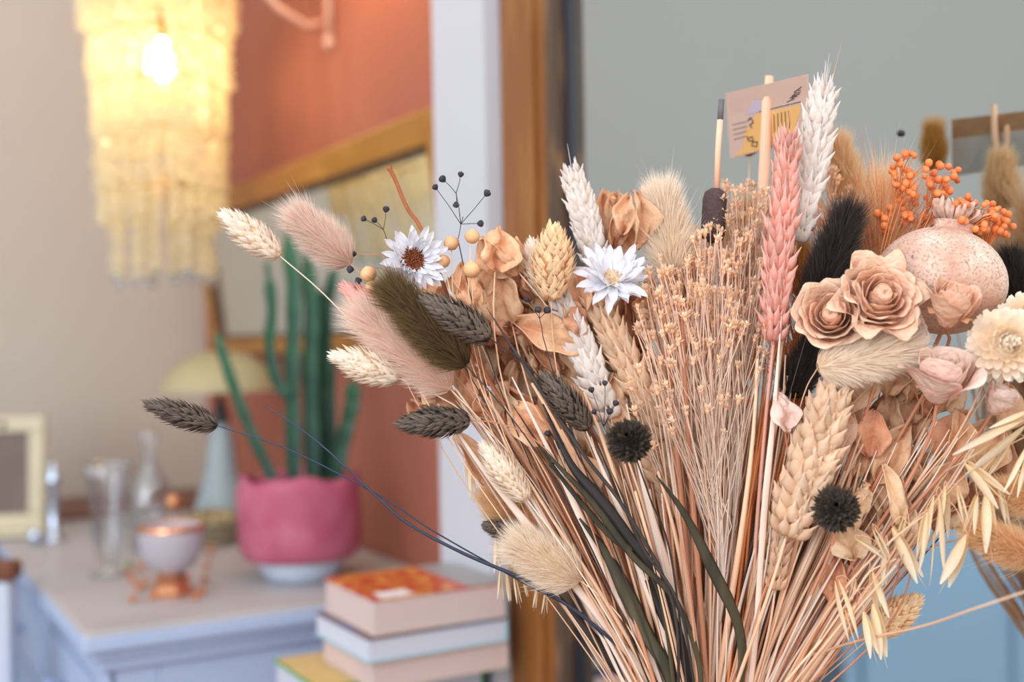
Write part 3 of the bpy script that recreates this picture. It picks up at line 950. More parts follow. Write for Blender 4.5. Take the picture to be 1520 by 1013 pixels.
PH = [
 ((415, 380), (325, 313), 50, m_cream, .775, m_palestraw, 'white canary grass head reaching furthest up on the left', {'via': [(480, 436, .778), (560, 520, .785), (680, 650, .80)]}),
 ((592, 562), (487, 524), 54, m_cream, .770, m_palestraw, 'cream canary grass head just above the black one, over the red wall', {}),
 ((818, 446), (823, 328), 74, m_tanph, .775, m_straw, 'plump tan canary grass head upright left of the centre daisy', {}),
 ((806, 440), (787, 352), 48, m_cream, .800, m_palestraw, 'pale canary grass head half hidden behind the plump tan one', {}),
 ((782, 742), (712, 655), 46, m_cream, .765, m_palestraw, 'white canary grass head low on the left among slanting straws', {}),
 ((322, 632), (212, 598), 38, m_blackph, .765, m_bluest, 'lone black canary grass head furthest left in front of the candle lamp', {'via': [(430, 668, .765), (570, 740, .766), (640, 787, .768), (780, 868, .775), (900, 950, .785)]}),
 ((697, 624), (587, 630), 50, m_blackph, .760, m_brownst, 'black canary grass head lying level against the red wall', {}),
 ((728, 503), (622, 440), 56, m_blackph, .745, m_blackst, 'black canary grass head overlapping the olive bunny tail', {'via': [(800, 560, .75), (860, 680, .76), (960, 860, .78)]}),
 ((874, 637), (802, 552), 46, m_blackph, .750, m_blackst, 'black canary grass head in the middle pointing up left', {'via': [(900, 690, .755), (945, 800, .77), (990, 900, .785)]}),
 ((600, 490), (503, 420), 44, m_pinkph, .785, m_pinkst, 'pink canary grass head tucked behind the olive bunny tail', {}),
 ((1296, 942), (1369, 884), 56, m_tanph, .790, m_straw, 'tan canary grass head low on the right above the long straw', {'lean': .8}),
 ((772, 793), (714, 779), 36, m_blackph, .805, m_blackst, 'small black canary grass head above the lowest fluffy tail', {}),
]
for b, t, w, m, Y, sm, lab, kw in PH:
    place_head('ph', 'canary_grass', lab, 'dried grass', b, t, w, m, Y, sm=sm, group='canary grass heads', r=.0006, **kw)
for (bx, by), (tx, ty), w, dY, lab in (((938, 664), (929, 643), 60, .030, 'round black grass head seen end on in the middle of the bouquet'),
                                       ((1241, 762), (1241, 748), 66, .030, 'round black grass head seen end on at the lower right')):
    Y = .735
    place_head('ph', 'canary_grass', lab, 'dried grass', (bx, by), (tx, ty), w, m_blackph, Y, Y - dY, sm=m_blackst if bx < 1000 else m_brownst, group='canary grass heads', r=.0007 if bx < 1000 else .0012, rings=17, per=17, lean=1.25, sl=.26, sw=.05, pt=.8,
               via=[(965, 740, .75), (1000, 850, .77)] if bx < 1000 else [(1235, 810, .745), (1205, 880, .76), (1150, 990, .78)])
# extra black twin stem beside the furthest left one
tw = thing('thin_twig', 'thin dark blue twig crossing the pink pot, pointed tip free', 'twig', tuple(P(393, 602, .765)))
pp = bez([P(x, y, Y) for x, y, Y in ((393, 602, .765), (470, 655, .765), (560, 738, .764), (606, 778, .764), (690, 823, .766), (800, 872, .773), (905, 948, .783), (985, 1040, .795))] + [neck_point(P(700, 800, .78))], 40)
obj('stem', G().tube([p - Vector(tw.location) for p in pp], [.0003 + .0009 * min(1, i / 22) for i in range(len(pp))], 6), m_bluest, tw)

LG = [
 ((520, 392), (432, 312), 56, m_lgbeige, .790, {'awn': 90}, 'pinkish beige bunny tail with long whiskers in front of the cactus tips'),
 ((668, 578), (512, 448), 66, m_lgbeige, .772, {'awn': 60, 'n': 7000, 'hl': .15, 'awnl': .3}, 'long beige bunny tail slanting below the olive one'),
 ((692, 543), (562, 410), 70, m_lgolive, .752, {'n': 8000, 'hl': .16, 'awn': 20}, 'long dark olive bunny tail slanting up left'),
 ((1000, 408), (981, 268), 72, m_lgcream, .790, {'n': 7000, 'hl': .2}, 'cream bunny tail upright behind the centre daisy'),
 ((1206, 470), (1268, 296), 64, m_lgblack, .770, {'n': 8000, 'hl': .16, 'awn': 80, 'awnl': .4}, 'big black bunny tail upright left of the pomegranate'),
 ((1302, 430), (1318, 262), 86, m_lgtan, .815, {'n': 3500, 'awn': 700, 'awnl': .6, 'hl': .3}, 'golden bristly bunny tail behind the black one'),
 ((1214, 546), (1372, 514), 68, m_lgcream, .735, {'n': 8000, 'hl': .17, 'lean': 1.1, 'awn': 120, 'awnl': .26, 'via': [(1192, 590, .76), (1160, 720, .78), (1120, 900, .79)]}, 'cream bunny tail lying level under the roses'),
 ((1172, 590), (1212, 505), 52, m_lgblack, .790, {}, 'black bunny tail in shadow behind the level cream one'),
 ((860, 862), (752, 800), 84, m_lgcream, .775, {'n': 7000, 'hl': .22, 'awn': 60}, 'whitish bunny tail lowest on the left above the wooden frame'),
 ((770, 780), (722, 728), 60, m_lgtan, .815, {'hl': .3}, 'out of focus tan bunny tail above the small black head'),
 ((1538, 830), (1432, 782), 64, m_lgtan, .725, {'hl': .2, 'via': [(1500, 800, .735), (1330, 850, .78)]}, 'tan bunny tail at the right edge under the oats'),
 ((1550, 745), (1470, 728), 74, m_lgtan, .735, {'hl': .2, 'via': [(1490, 740, .75), (1330, 820, .79)]}, 'tan bunny tail at the right edge above the lower one'),
 ((1262, 300), (1240, 205), 50, m_lgtan, .845, {'hl': .25}, 'blurred tan bunny tail behind the tallest wheat ear'),
 ((1518, 455), (1500, 372), 50, m_lgblack, .800, {}, 'black bunny tail right of the pomegranate'),
 ((876, 500), (846, 425), 46, m_lgblack, .835, {}, 'black bunny tail in shadow left of the centre daisy'),
 ((1110, 395), (1112, 300), 84, m_lggold, .875, {'n': 3500}, 'golden bunny tail at the back seen again in the mirror'),
 ((1112, 232), (1108, 150), 40, m_lggold, .905, {'n': 3000}, 'small golden bunny tail behind the card seen again in the mirror'),
 ((1190, 440), (1180, 350), 60, m_lggold, .860, {'n': 3000}, 'golden bunny tail at the back right beside the mirror'),
]
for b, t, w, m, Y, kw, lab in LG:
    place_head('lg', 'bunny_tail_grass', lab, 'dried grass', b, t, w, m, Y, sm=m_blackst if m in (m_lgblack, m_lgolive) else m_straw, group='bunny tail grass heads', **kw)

# ---- wheat ears
def spikelet_mesh(k):
    g = G()
    for (dx, a, sc) in ((-.34, -.34, .95), (.34, .34, .95), (-.12, -.08, .8), (.06, .05, 1.0)):
        M = Matrix.Rotation(a * .8, 4, 'Y') @ Matrix.Rotation(-.0 if dx else .12, 4, 'X')
        M.translation = Vector((dx * .5, .06 if dx else .14, .12 if not dx else 0))
        prof = [(0, 0), (.11, .07), (.185, .24), (.195, .46), (.145, .68), (.06, .86), (.012, 1.04 + .35 * k), (0, 1.06 + .35 * k)]
        g.lathe([(r * sc, z * sc) for r, z in prof], 10, M=M @ Matrix.Diagonal((1, .72, 1, 1)), wob=lambda a, i, z: 1 + .10 * np.cos(a * 5))
    return g.mesh('spikelet')


SPK = [spikelet_mesh(k) for k in (.2, .6)]


def wheat(label, base, tip, width, m, Y, Yt=None, nodes=11, sm=None, awn=0, via=None, r=.0011, spin=None, curve=0):
    Yt = Y if Yt is None else Yt
    b, t = P(base[0], base[1], Y), P(tip[0], tip[1], Yt)
    M, L = head_matrix(b, t, 0 if spin is None else spin)
    root = thing('wheat_ear', label, 'wheat', tuple(b), 'wheat ears in the bouquet')
    Wd = width / F * Y
    key = m.name
    meshes = []
    for k in range(2):
        nm = 'spikelet_' + key + str(k)
        me = bpy.data.meshes.get(nm)
        if not me:
            me = SPK[k].copy(); me.name = nm
            me.materials.append(m)
        meshes.append(me)
    sl = L / nodes * 1.75
    swd = Wd * .62
    obj('rachis', G().tube([M @ Vector((0, 0, L * q / 6)) for q in range(7)], [.0009] * 7, 5), sm or m_straw, root)
    for i in range(nodes):
        s = (i + .3) / nodes
        f = .72 + .5 * math.sin(math.pi * (.12 + .8 * s)) * .9
        for side in (-1, 1):
            for q, (az, lean, off) in enumerate(((0 if side > 0 else math.pi, .50, .20), (math.pi / 2 * side, .20, .13))):
                zz = L * s + (L / nodes * .5 if q else 0)
                az2 = az + random.uniform(-.2, .2)
                e = Vector((math.cos(az2), math.sin(az2), 0))
                X = Matrix.Rotation(az2 - math.pi / 2, 4, 'Z') @ Matrix.Rotation(-lean * (1.1 - .5 * s) + random.uniform(-.16, .16), 4, 'X') @ Matrix.Rotation(random.uniform(-.15, .15), 4, 'Y')
                sc = Matrix.Diagonal((swd * f * 1.1, swd * f * 1.1, sl * f * random.uniform(.92, 1.1), 1))
                T = Matrix.Translation(e * Wd * off * .55 + Vector((0, 0, zz)))
                obj('spikelet', random.choice(meshes), None, root, M=M @ T @ X @ sc)
    for q in range(3):
        X = Matrix.Rotation(q * 2.1, 4, 'Z') @ Matrix.Rotation(-.12, 4, 'X')
        obj('spikelet', meshes[1], None, root, M=M @ Matrix.Translation((0, 0, L * .93)) @ X @ Matrix.Diagonal((swd * .8, swd * .8, sl * .9, 1)))
    if awn:
        g = G()
        for q in range(awn):
            a = random.random() * 6.28
            l2 = L * random.uniform(.15, .32)
            p0 = Vector((0, 0, L * random.uniform(.8, 1.0)))
            p1 = p0 + Vector((math.cos(a) * .12, math.sin(a) * .12, 1)) * l2
            g.tube([M @ p0, M @ p0.lerp(p1, .5) , M @ (p1 + Vector((.04 * l2, 0, 0)))], [.0003, .0002, .00006], 4)
        obj('awns', g, m, root)
    add_stem(root, b, (t - b).normalized(), r, sm or m_straw, via=[P(*q) for q in via] if via else None)
    return root


wheat('white wheat ear behind the centre daisy, left of the cream bunny tail', (897, 420), (850, 262), 58, m_whwhite, .815, nodes=11, awn=3)
wheat('white wheat ear in the middle below the black shadowed tail', (908, 625), (832, 448), 62, m_whwhite, .790, nodes=11, awn=2)
wheat('tan wheat ear slanting from the centre daisy down to the round black head', (990, 655), (880, 448), 64, m_whtan, .800, nodes=12, awn=2)
wheat('second tan wheat ear right below the round black head', (1010, 770), (945, 610), 60, m_whtan, .810, nodes=9)
wheat('pink dyed wheat ear standing upright in the middle', (1148, 512), (1168, 212), 52, m_whpink, .765, nodes=15, sm=m_pinkst, awn=3, r=.0016, via=[(1137, 620, .77), (1122, 800, .78), (1112, 980, .79)])
wheat('tall cream wheat ear that rises highest, beside the card', (1182, 365), (1222, 140), 62, m_whwhite, .785, nodes=13, awn=9, r=.0013, via=[(1160, 520, .785), (1140, 700, .785), (1118, 900, .79)])
wheat('thick tan wheat ear in front at the lower right, left of the roses stems', (1166, 800), (1236, 588), 88, m_whtan, .745, nodes=11, r=.0014)
wheat('narrow tan wheat ear directly left of the thick one', (1150, 880), (1163, 742), 40, m_whtan, .765, nodes=8)
aw = thing('long_awn', 'single long hair-thin awn rising above the tallest wheat ear', 'awn', tuple(P(1228, 150, .785)))
obj('stem', G().tube([P(x, y, .785) - Vector(aw.location) for x, y in ((1220, 190), (1228, 150), (1238, 108), (1249, 64))], [.0005, .0004, .0002, .00008], 5), m_straw, aw)

# ---- daisies
def petal_mesh(name, L, w, cup, curl, m, n=7, seed=0):
    rs = np.random.default_rng(seed)
    g = G()
    vs, f = [], []
    for i in range(n):
        s = i / (n - 1)
        ww = w * (math.sin(math.pi * (s * .80 + .14)) ** .5) * (1 if s < .92 else .35)
        for j in (-1, -.5, 0, .5, 1):
            vs.append((j * ww * .5, L * s * math.cos(curl * s), cup * abs(j) ** 1.5 * w + L * s * math.sin(curl * s) + rs.normal(0, w * .03)))
    for i in range(n - 1):
        for j in range(4):
            a = i * 5 + j
            f.append((a, a + 1, a + 6, a + 5))
    g.add(np.array(vs), f, np.repeat(np.linspace(0, 1, n), 5), .5)
    me = g.mesh(name)
    me.materials.append(m)
    return me


PET = [petal_mesh('petal_a%d' % i, 1, .28, .25 + .1 * i, c, m_petalw, seed=i) for i, c in enumerate((-.15, .1, .35))]


def daisy(label, c, nrm, rad, Y, disc, mdisc, cupr, rings=3, per=15, missing=()):
    p = P(c[0], c[1], Y)
    root = thing('daisy', label, 'daisy', tuple(p), 'white dried daisies')
    n = Vector(nrm).normalized()
    M = n.to_track_quat('Z', 'Y').to_matrix().to_4x4()
    Rr = rad / F * Y
    g = G().lathe([(0, -.18 * Rr), (.10 * Rr, -.16 * Rr), (.22 * Rr, -.05 * Rr), (disc * Rr, .0), (disc * Rr * .98, .05 * Rr), (disc * .7 * Rr, .10 * Rr), (disc * .35 * Rr, .07 * Rr), (0, .05 * Rr)], 24)
    obj('disc', g, mdisc, root, M=M)
    g = G()
    k = 150
    ss = np.sqrt((np.arange(k) + .5) / k) * disc * Rr
    pa = np.arange(k) * 2.39996
    for q in range(k):
        g.ball((ss[q] * math.cos(pa[q]), ss[q] * math.sin(pa[q]), .07 * Rr + .05 * Rr * (1 - ss[q] / (disc * Rr)) * 0 + random.uniform(0, .03) * Rr), .035 * Rr * random.uniform(.8, 1.3), 5, 4, 1.8)
    obj('disc_florets', g, mdisc, root, M=M, kind='stuff')
    for ring in range(rings):
        for k in range(per):
            if (ring, k) in missing:
                continue
            a = 2 * math.pi * (k + ring * .37 + random.uniform(-.25, .25)) / per
            el = cupr[ring] + random.uniform(-.2, .2)
            sc = Rr * (1 - .12 * ring - disc * .55) * random.uniform(.88, 1.08)
            X = Matrix.Rotation(a, 4, 'Z') @ Matrix.Translation((0, disc * Rr * .62, .02 * Rr * ring)) @ Matrix.Rotation(el, 4, 'X') @ Matrix.Diagonal((sc * random.uniform(.9, 1.15), sc, sc, 1))
            obj('petal', random.choice(PET), None, root, M=M @ X)
    add_stem(root, p - n * .16 * Rr, n, .0009, m_straw)
    return root


daisy('white dried daisy with a big brown disc on the left', (614, 386), (.35, -1, .05), 54, .768, .40, m_discb, (.35, .55, .8), per=19)
daisy('white dried daisy in the middle with a buff centre, petals spread wide', (908, 416), (.05, -.86, .62), 62, .775, .26, m_disct, (.15, .42, .75), per=17)
daisy('white dried daisy half hidden behind the cream bunny tail', (1000, 402), (.1, -.9, .5), 56, .835, .28, m_disct, (.15, .45, .7), per=16)

# ---- roses: curled sheets around a bud
def sheet(Lh, Wd, curlr, flare, ruff, seed, m=9, n=9, tipcurl=.6):
    """a petal standing on the origin, bent round the z axis at radius curlr, opening outward by flare"""
    rs = np.random.default_rng(seed)
    p1, p2, p3 = rs.uniform(0, 6.28, 3)
    vs, f, tt = [], [], []
    for i in range(m):
        s = i / (m - 1)
        wv = Wd * (math.sin(math.pi * (.14 + .72 * s)) ** .65)
        lean = flare * s + tipcurl * max(0, s - .62) * 2.2
        rr = curlr * (.35 + .65 * min(1, s * 1.8)) + Lh * .55 * lean * s
        hh = Lh * s * math.cos(min(1.3, lean * .8)) + ruff * Lh * .35 * s * s * math.sin(3 * p1 + 2)
        for j in range(n):
            u = (j / (n - 1) - .5) * 2
            a = u * wv / max(curlr, 1e-4) * .5
            a = max(-2.4, min(2.4, a))
            rf = 1 + ruff * s * (math.sin(u * 5 + p1) * .6 + math.sin(u * 9 + p2 + s * 3) * .4) + rs.normal(0, .012) + .10 * ruff * math.sin(s * 9 + u * 3 + p3)
            h2 = hh * (1 - .13 * u * u * s) + ruff * Lh * .16 * s * math.sin(u * 7 + p3)
            vs.append((rr * rf * math.sin(a), rr * rf * math.cos(a), h2))
            tt.append(.25 + .75 * s * abs(u) ** .5 if False else .2 + .8 * s)
    for i in range(m - 1):
        for j in range(n - 1):
            a = i * n + j
            f.append((a, a + 1, a + n + 1, a + n))
    return G().add(np.array(vs), f, np.array(tt), .5)


def rose(label, c, nrm, rad, Y, m, layers, seed, stem=True, cat='rose', name='dried_rose', bud=.27, sm=None, via=None):
    p = P(c[0], c[1], Y)
    Rr = rad / F * Y
    n = Vector(nrm).normalized()
    M = n.to_track_quat('Z', 'Y').to_matrix().to_4x4()
    root = thing(name, label, cat, tuple(p), 'dried roses')
    MT = M @ Matrix.Translation((0, 0, -Rr * .75))
    H = Rr * 1.35
    rs = random.Random(seed)
    obj('bud', G().lathe([(0, 0), (bud * .45 * Rr, H * .1), (bud * Rr, H * .4), (bud * .98 * Rr, H * .62), (bud * .75 * Rr, H * .80), (bud * .4 * Rr, H * .86), (bud * .15 * Rr, H * .80), (0, H * .78)], 22,
                       wob=lambda a, i, z: 1 + .05 * np.sin(a * 3 + i) + .03 * np.sin(a * 7 + i * 2)), m, root, M=MT)
    # spiral of inner folds
    g = G()
    k = 46
    sp_, f = [], []
    for i in range(k):
        a = i * .36
        rr = bud * Rr * (.12 + .80 * i / k)
        for zz in (.55, .90 - .10 * (i / k)):
            sp_.append((rr * math.cos(a), rr * math.sin(a), H * (zz + .02 * math.sin(a * 2.3))))
    for i in range(k - 1):
        f.append((2 * i, 2 * i + 2, 2 * i + 3, 2 * i + 1))
    g.add(np.array(sp_), f, .9, .5)
    so = obj('inner_folds', g, m, root, M=MT)
    q = so.modifiers.new('s', 'SOLIDIFY'); q.thickness = .0004
    for li, (cnt, rr, hh, fl, rf, tc) in enumerate(layers):
        for k in range(cnt):
            a = 2 * math.pi * (k + li * .41 + rs.uniform(-.15, .15)) / cnt
            g = sheet(H * hh * rs.uniform(.9, 1.08), Rr * rr * 2.5, Rr * rr, fl * rs.uniform(.7, 1.3), rf, seed * 100 + li * 17 + k, tipcurl=tc)
            o = obj('petal', g, m, root, M=MT @ Matrix.Rotation(a, 4, 'Z'))
            q = o.modifiers.new('s', 'SOLIDIFY'); q.thickness = .0003
            q = o.modifiers.new('u', 'SUBSURF'); q.levels = q.render_levels = 1
    obj('hip', G().lathe([(0, -.12 * Rr), (.14 * Rr, -.10 * Rr), (.22 * Rr, .02 * Rr), (.3 * Rr, .12 * Rr), (0, .14 * Rr)], 12), m_leafd, root, M=MT)
    for k in range(5):
        o = obj('sepal', sheet(Rr * .7, Rr * .28, Rr * .3, .5, .2, seed + k * 7, m=5, n=3), m_leafd, root, M=MT @ Matrix.Rotation(k * 1.257, 4, 'Z'))
    if stem:
        add_stem(root, p - n * Rr * .85, n, .0014, sm or m_brownst, via=[P(*q) for q in via] if via else None)
    return root


OPEN = [(3, .27, .90, .0, .05, .0), (3, .36, .88, .03, .06, .0), (3, .46, .86, .06, .06, .05), (4, .56, .88, .10, .12, .15), (4, .66, .86, .18, .22, .25), (4, .74, .78, .30, .34, .35)]
CUP = [(3, .28, .92, .0, .05, .0), (3, .38, .92, .03, .06, .05), (3, .50, .95, .04, .06, .1), (4, .60, 1.0, .08, .09, .25), (4, .70, .98, .16, .12, .4)]
BUD = [(3, .30, 1.0, .0, .05, .0), (3, .42, 1.02, -.03, .06, .0), (3, .52, 1.05, -.05, .05, .0), (3, .62, 1.12, -.02, .08, .15), (2, .7, 1.0, .1, .12, .4)]
rose('open dried rose facing forward, largest of the cluster in front of the pomegranate', (1306, 442), (.02, -1, .38), 62, .728, m_rose, OPEN, 3, via=[(1312, 500, .75), (1290, 600, .765), (1220, 780, .78), (1140, 960, .79)])
rose('dried rose left of the open one, turned to the left', (1234, 470), (-.35, -1, .30), 52, .735, m_rose, CUP, 11, via=[(1260, 530, .76), (1200, 700, .79), (1130, 900, .79)])
rose('dried rose bud in front of the pomegranate, pointing up', (1414, 452), (.12, -.55, 1), 46, .722, m_rose, BUD, 23, via=[(1405, 520, .75), (1340, 640, .765), (1230, 820, .775), (1150, 960, .79)])
rose('pale wrinkled dried rose below the bud', (1398, 558), (.02, -.5, 1), 54, .722, m_rosep, BUD + [(3, .8, .95, .15, .2, .5)], 31, sm=m_brownst, via=[(1382, 640, .735), (1345, 720, .75), (1240, 880, .77)])
rose('small dried rosebud furthest right under the cream strawflower', (1484, 594), (.35, -.4, .9), 30, .722, m_rosep, BUD, 47, via=[(1440, 660, .74), (1340, 770, .755), (1220, 920, .775)])
rose('crumpled dried rose low between the open rose and the pomegranate', (1345, 492), (.2, -1, .1), 32, .740, m_rosep, CUP, 59)

# ---- pomegranate
pc = P(1397, 417, .775)
PR = 92 / F * .775
pg = thing('pomegranate', 'dried speckled beige pomegranate with a crown on top', 'pomegranate', tuple(pc))
m_pom = bpy.data.materials.new('pomegranate_skin')
m_pom.use_nodes = True
N, L_ = m_pom.node_tree.nodes, m_pom.node_tree.links
tc = N.new('ShaderNodeTexCoord')
n1 = N.new('ShaderNodeTexNoise'); n1.inputs['Scale'].default_value = 38; n1.inputs['Detail'].default_value = 5
n2 = N.new('ShaderNodeTexNoise'); n2.inputs['Scale'].default_value = 620; n2.inputs['Detail'].default_value = 3
n3 = N.new('ShaderNodeTexNoise'); n3.inputs['Scale'].default_value = 120; n3.inputs['Detail'].default_value = 2
for q in (n1, n2, n3):
    L_.new(tc.outputs['Object'], q.inputs['Vector'])
r1 = N.new('ShaderNodeValToRGB'); r1.color_ramp.elements[0].color = lin((206, 162, 138)); r1.color_ramp.elements[1].color = lin((238, 212, 192))
r1.color_ramp.elements[0].position = .35; r1.color_ramp.elements[1].position = .65
L_.new(n1.outputs['Fac'], r1.inputs[0])
r2 = N.new('ShaderNodeValToRGB'); r2.color_ramp.elements[0].color = (1, 1, 1, 1); r2.color_ramp.elements[1].color = (0, 0, 0, 1)
r2.color_ramp.elements[0].position = .36; r2.color_ramp.elements[1].position = .50
L_.new(n2.outputs['Fac'], r2.inputs[0])
r3 = N.new('ShaderNodeValToRGB'); r3.color_ramp.elements[0].color = (1, 1, 1, 1); r3.color_ramp.elements[1].color = (0, 0, 0, 1)
r3.color_ramp.elements[0].position = .24; r3.color_ramp.elements[1].position = .31
L_.new(n3.outputs['Fac'], r3.inputs[0])
ma = N.new('ShaderNodeMix'); ma.data_type = 'RGBA'; ma.inputs[7].default_value = lin((184, 142, 128))
L_.new(r2.outputs[0], ma.inputs[0]); L_.new(r1.outputs[0], ma.inputs[6])
mb = N.new('ShaderNodeMix'); mb.data_type = 'RGBA'; mb.inputs[7].default_value = lin((140, 112, 112))
L_.new(r3.outputs[0], mb.inputs[0]); L_.new(ma.outputs[2], mb.inputs[6])
pb = N['Principled BSDF']; pb.inputs['Roughness'].default_value = .7
L_.new(mb.outputs[2], pb.inputs['Base Color'])
bpn = N.new('ShaderNodeBump'); bpn.inputs['Strength'].default_value = .4; bpn.inputs['Distance'].default_value = .001
L_.new(n2.outputs['Fac'], bpn.inputs['Height']); L_.new(bpn.outputs[0], pb.inputs['Normal'])
PM = Matrix.Rotation(math.radians(16), 4, 'Y') @ Matrix.Rotation(math.radians(-6), 4, 'X')
prof = [(PR * (1 - .04 * math.cos(2 * a)) * math.sin(a), -PR * .86 * math.cos(a)) for a in np.linspace(.001, math.pi * .88, 22)]
prof += [(PR * .33, PR * .82), (PR * .30, PR * .88), (PR * .33, PR * .95)]
obj('fruit', G().lathe(prof, 48, wob=lambda a, i, z: 1 + .016 * np.sin(a * 6 + .5) + .012 * np.sin(a * 3 + z * 60) + .012 * np.sin(a * 2 + 1)), m_pom, pg, M=PM)
m_crown = mat('pomegranate_crown', (176, 124, 100), (226, 190, 168), rough=.8, ns=200, na=1, bump=.5, vr=.2, vo=.3)
for k in range(13):
    a = k * 2 * math.pi / 13 + random.uniform(-.1, .1)
    g = sheet(PR * .36 * random.uniform(.75, 1.25), PR * .17, PR * .33, random.uniform(-.1, .25), .5, k + 900, m=6, n=4, tipcurl=random.uniform(-.2, .5))
    o = obj('crown_tooth', g, m_crown, pg, M=PM @ Matrix.Translation((0, 0, PR * .90)) @ Matrix.Rotation(a, 4, 'Z'))
    q = o.modifiers.new('s', 'SOLIDIFY'); q.thickness = .0008
g = G()
for k in range(60):
    a, rr = random.random() * 6.28, PR * .24 * math.sqrt(random.random())
    x, y = rr * math.cos(a), rr * math.sin(a)
    g.tube([(x, y, PR * .96), (x * 1.15, y * 1.15, PR * (1.12 + random.random() * .12))], [.00025, .0002], 4)
obj('stamens', g, m_crown, pg, M=PM, kind='stuff')
add_stem(pg, pc - Vector((0, 0, PR * .8)), Vector((.2, 0, 1)).normalized(), .002, m_brownst, via=[P(1330, 640, .80), P(1200, 860, .80)])
pt_ = obj('hair_curl', G().tube(bez([P(x, y, .722) - pc for x, y in ((1433, 386), (1438, 396), (1436, 404), (1430, 412))], 12), .0004, 5), m_crown, pg)

# ---- cream strawflower at the right edge
def strawflower(label, c, nrm, rad, Y, m):
    p = P(c[0], c[1], Y); Rr = rad / F * Y
    root = thing('strawflower', label, 'flower', tuple(p))
    n = Vector(nrm).normalized()
    M = n.to_track_quat('Z', 'Y').to_matrix().to_4x4()
    obj('core', G().ball((0, 0, 0), Rr * .62, 16, 10), m, root, M=M)
    for k in range(150):
        s = (k + .5) / 150
        a = k * 2.39996
        pol = s * 2.5
        X = Matrix.Rotation(a, 4, 'Z') @ Matrix.Rotation(pol, 4, 'X') @ Matrix.Translation((0, 0, Rr * .52)) @ Matrix.Rotation(-.15, 4, 'X')
        obj('petal', FL[k % 3], None, root, M=M @ X @ Matrix.Diagonal((Rr, Rr, Rr * random.uniform(.85, 1.15), 1)))
    add_stem(root, p - n * Rr * .6, n, .001, m_straw, via=[P(1400, 680, .76), P(1230, 900, .78)])


FL = []
for k in range(3):
    g = G()
    vs_, f = [], []
    for i in range(5):
        s = i / 4
        w = .13 * math.sin(math.pi * (.2 + .68 * s)) ** .7
        for j in (-1, 0, 1):
            vs_.append((j * w, .05 * abs(j) + (.06 + .03 * k) * s * s, .5 * s))
    for i in range(4):
        for j in range(2):
            a = i * 3 + j
            f.append((a, a + 1, a + 4, a + 3))
    g.add(np.array(vs_), f, np.repeat(np.linspace(0, 1, 5), 3), .3 + .3 * k)
    me = g.mesh('small_petal%d' % k); me.materials.append(m_lgcream); FL.append(me)
strawflower('fluffy cream strawflower at the right edge under the black tail', (1492, 512), (-.2, -1, .1), 56, .722, m_lgcream)
strawflower('second cream strawflower cut off by the right edge', (1528, 478), (-.1, -1, .5), 46, .735, m_lgcream)

# ---- orange berry sprays
BER = []
for k in range(2):
    me = G().ball((0, 0, 0), 1, 10, 7, 1.05).mesh('berry%d' % k); me.materials.append(m_berry); BER.append(me)
for ci, (cx_, cy_, rx, ry, cnt, lab) in enumerate(((1352, 256, 30, 34, 17, 'orange berry spray, upper left of the group above the pomegranate'), (1402, 268, 24, 28, 14, 'orange berry spray highest right beside the pomegranate crown'),
                                                    (1378, 312, 44, 26, 22, 'orange berry spray just left above the pomegranate crown'), (1446, 318, 34, 28, 22, 'orange berry spray right above the pomegranate crown'),
                                                    (1478, 332, 28, 26, 18, 'orange berry spray furthest right, low beside the crown'), (1325, 322, 26, 30, 10, 'faint orange berry spray behind the black bunny tail'))):
    Y = .775 + .012 * (ci % 3)
    root_p = P(1300 + ci * 14, 520, Y + .02)
    root = thing('berry_spray', lab, 'berries', tuple(root_p), 'orange berry sprays')
    g = G()
    hub = [P(cx_ - 14 + random.uniform(-9, 9) - 8, cy_ + 44 + random.uniform(-6, 6), Y) for _ in range(4)]
    for h in hub:
        g.tube([p - root_p for p in bez([root_p, root_p.lerp(h, .5) + Vector((-.004, 0, .004)), h], 8)], .00045, 4, cap=False)
    for k in range(int(cnt * 1.7)):
        a, rr = random.random() * 6.28, math.sqrt(random.random())
        bx, by = cx_ + rx * rr * math.cos(a), cy_ + ry * rr * math.sin(a)
        bp_ = P(bx, by, Y + random.uniform(-.012, .012))
        h = random.choice(hub)
        g.tube([p - root_p for p in bez([h, h.lerp(bp_, .6) + Vector((0, 0, .003)), bp_], 6)], .00028, 4, cap=False)
        rb = random.uniform(4.0, 6.0) / F * Y
        obj('berry', BER[k % 2], None, root, M=Matrix.Translation(bp_ - root_p) @ Matrix.Rotation(random.random() * 3, 4, 'X') @ Matrix.Diagonal((rb, rb, rb * 1.1, 1)))
    obj('stems', g, m_orst, root)
    add_stem(root, root_p, Vector((.1, 0, 1)).normalized(), .0008, m_orst)
# golden bristle grass behind, between black tail and berries
for bi, (bx, by, tx, ty, lab) in enumerate(((1270, 520, 1262, 300, 'fan of fine orange bristles left behind the black bunny tail'), (1295, 520, 1330, 300, 'fan of fine orange bristles between black tail and pomegranate'), (1180, 640, 1200, 400, 'fan of fine orange bristles beside the pink wheat stem'))):
    b, t = P(bx, by, .80), P(tx, ty, .81)
    root = thing('bristle_grass', lab, 'dried grass', tuple(b), 'orange bristle grass')
    g = G()
    for k in range(260):
        o_ = Vector((random.gauss(0, .012), random.gauss(0, .008), random.gauss(0, .012)))
        s0 = random.random() * .8
        p0 = b.lerp(t, s0) - b
        p1 = p0 + (t - b) * random.uniform(.2, .42) + o_ * (1.5)
        g.tube([p0, p0.lerp(p1, .5) + o_ * .2, p1], [.0003, .00022, .0001], 3, cap=False)
    obj('bristles', g, m_orst, root, kind='stuff')
    add_stem(root, b, (t - b).normalized(), .001, m_orst)

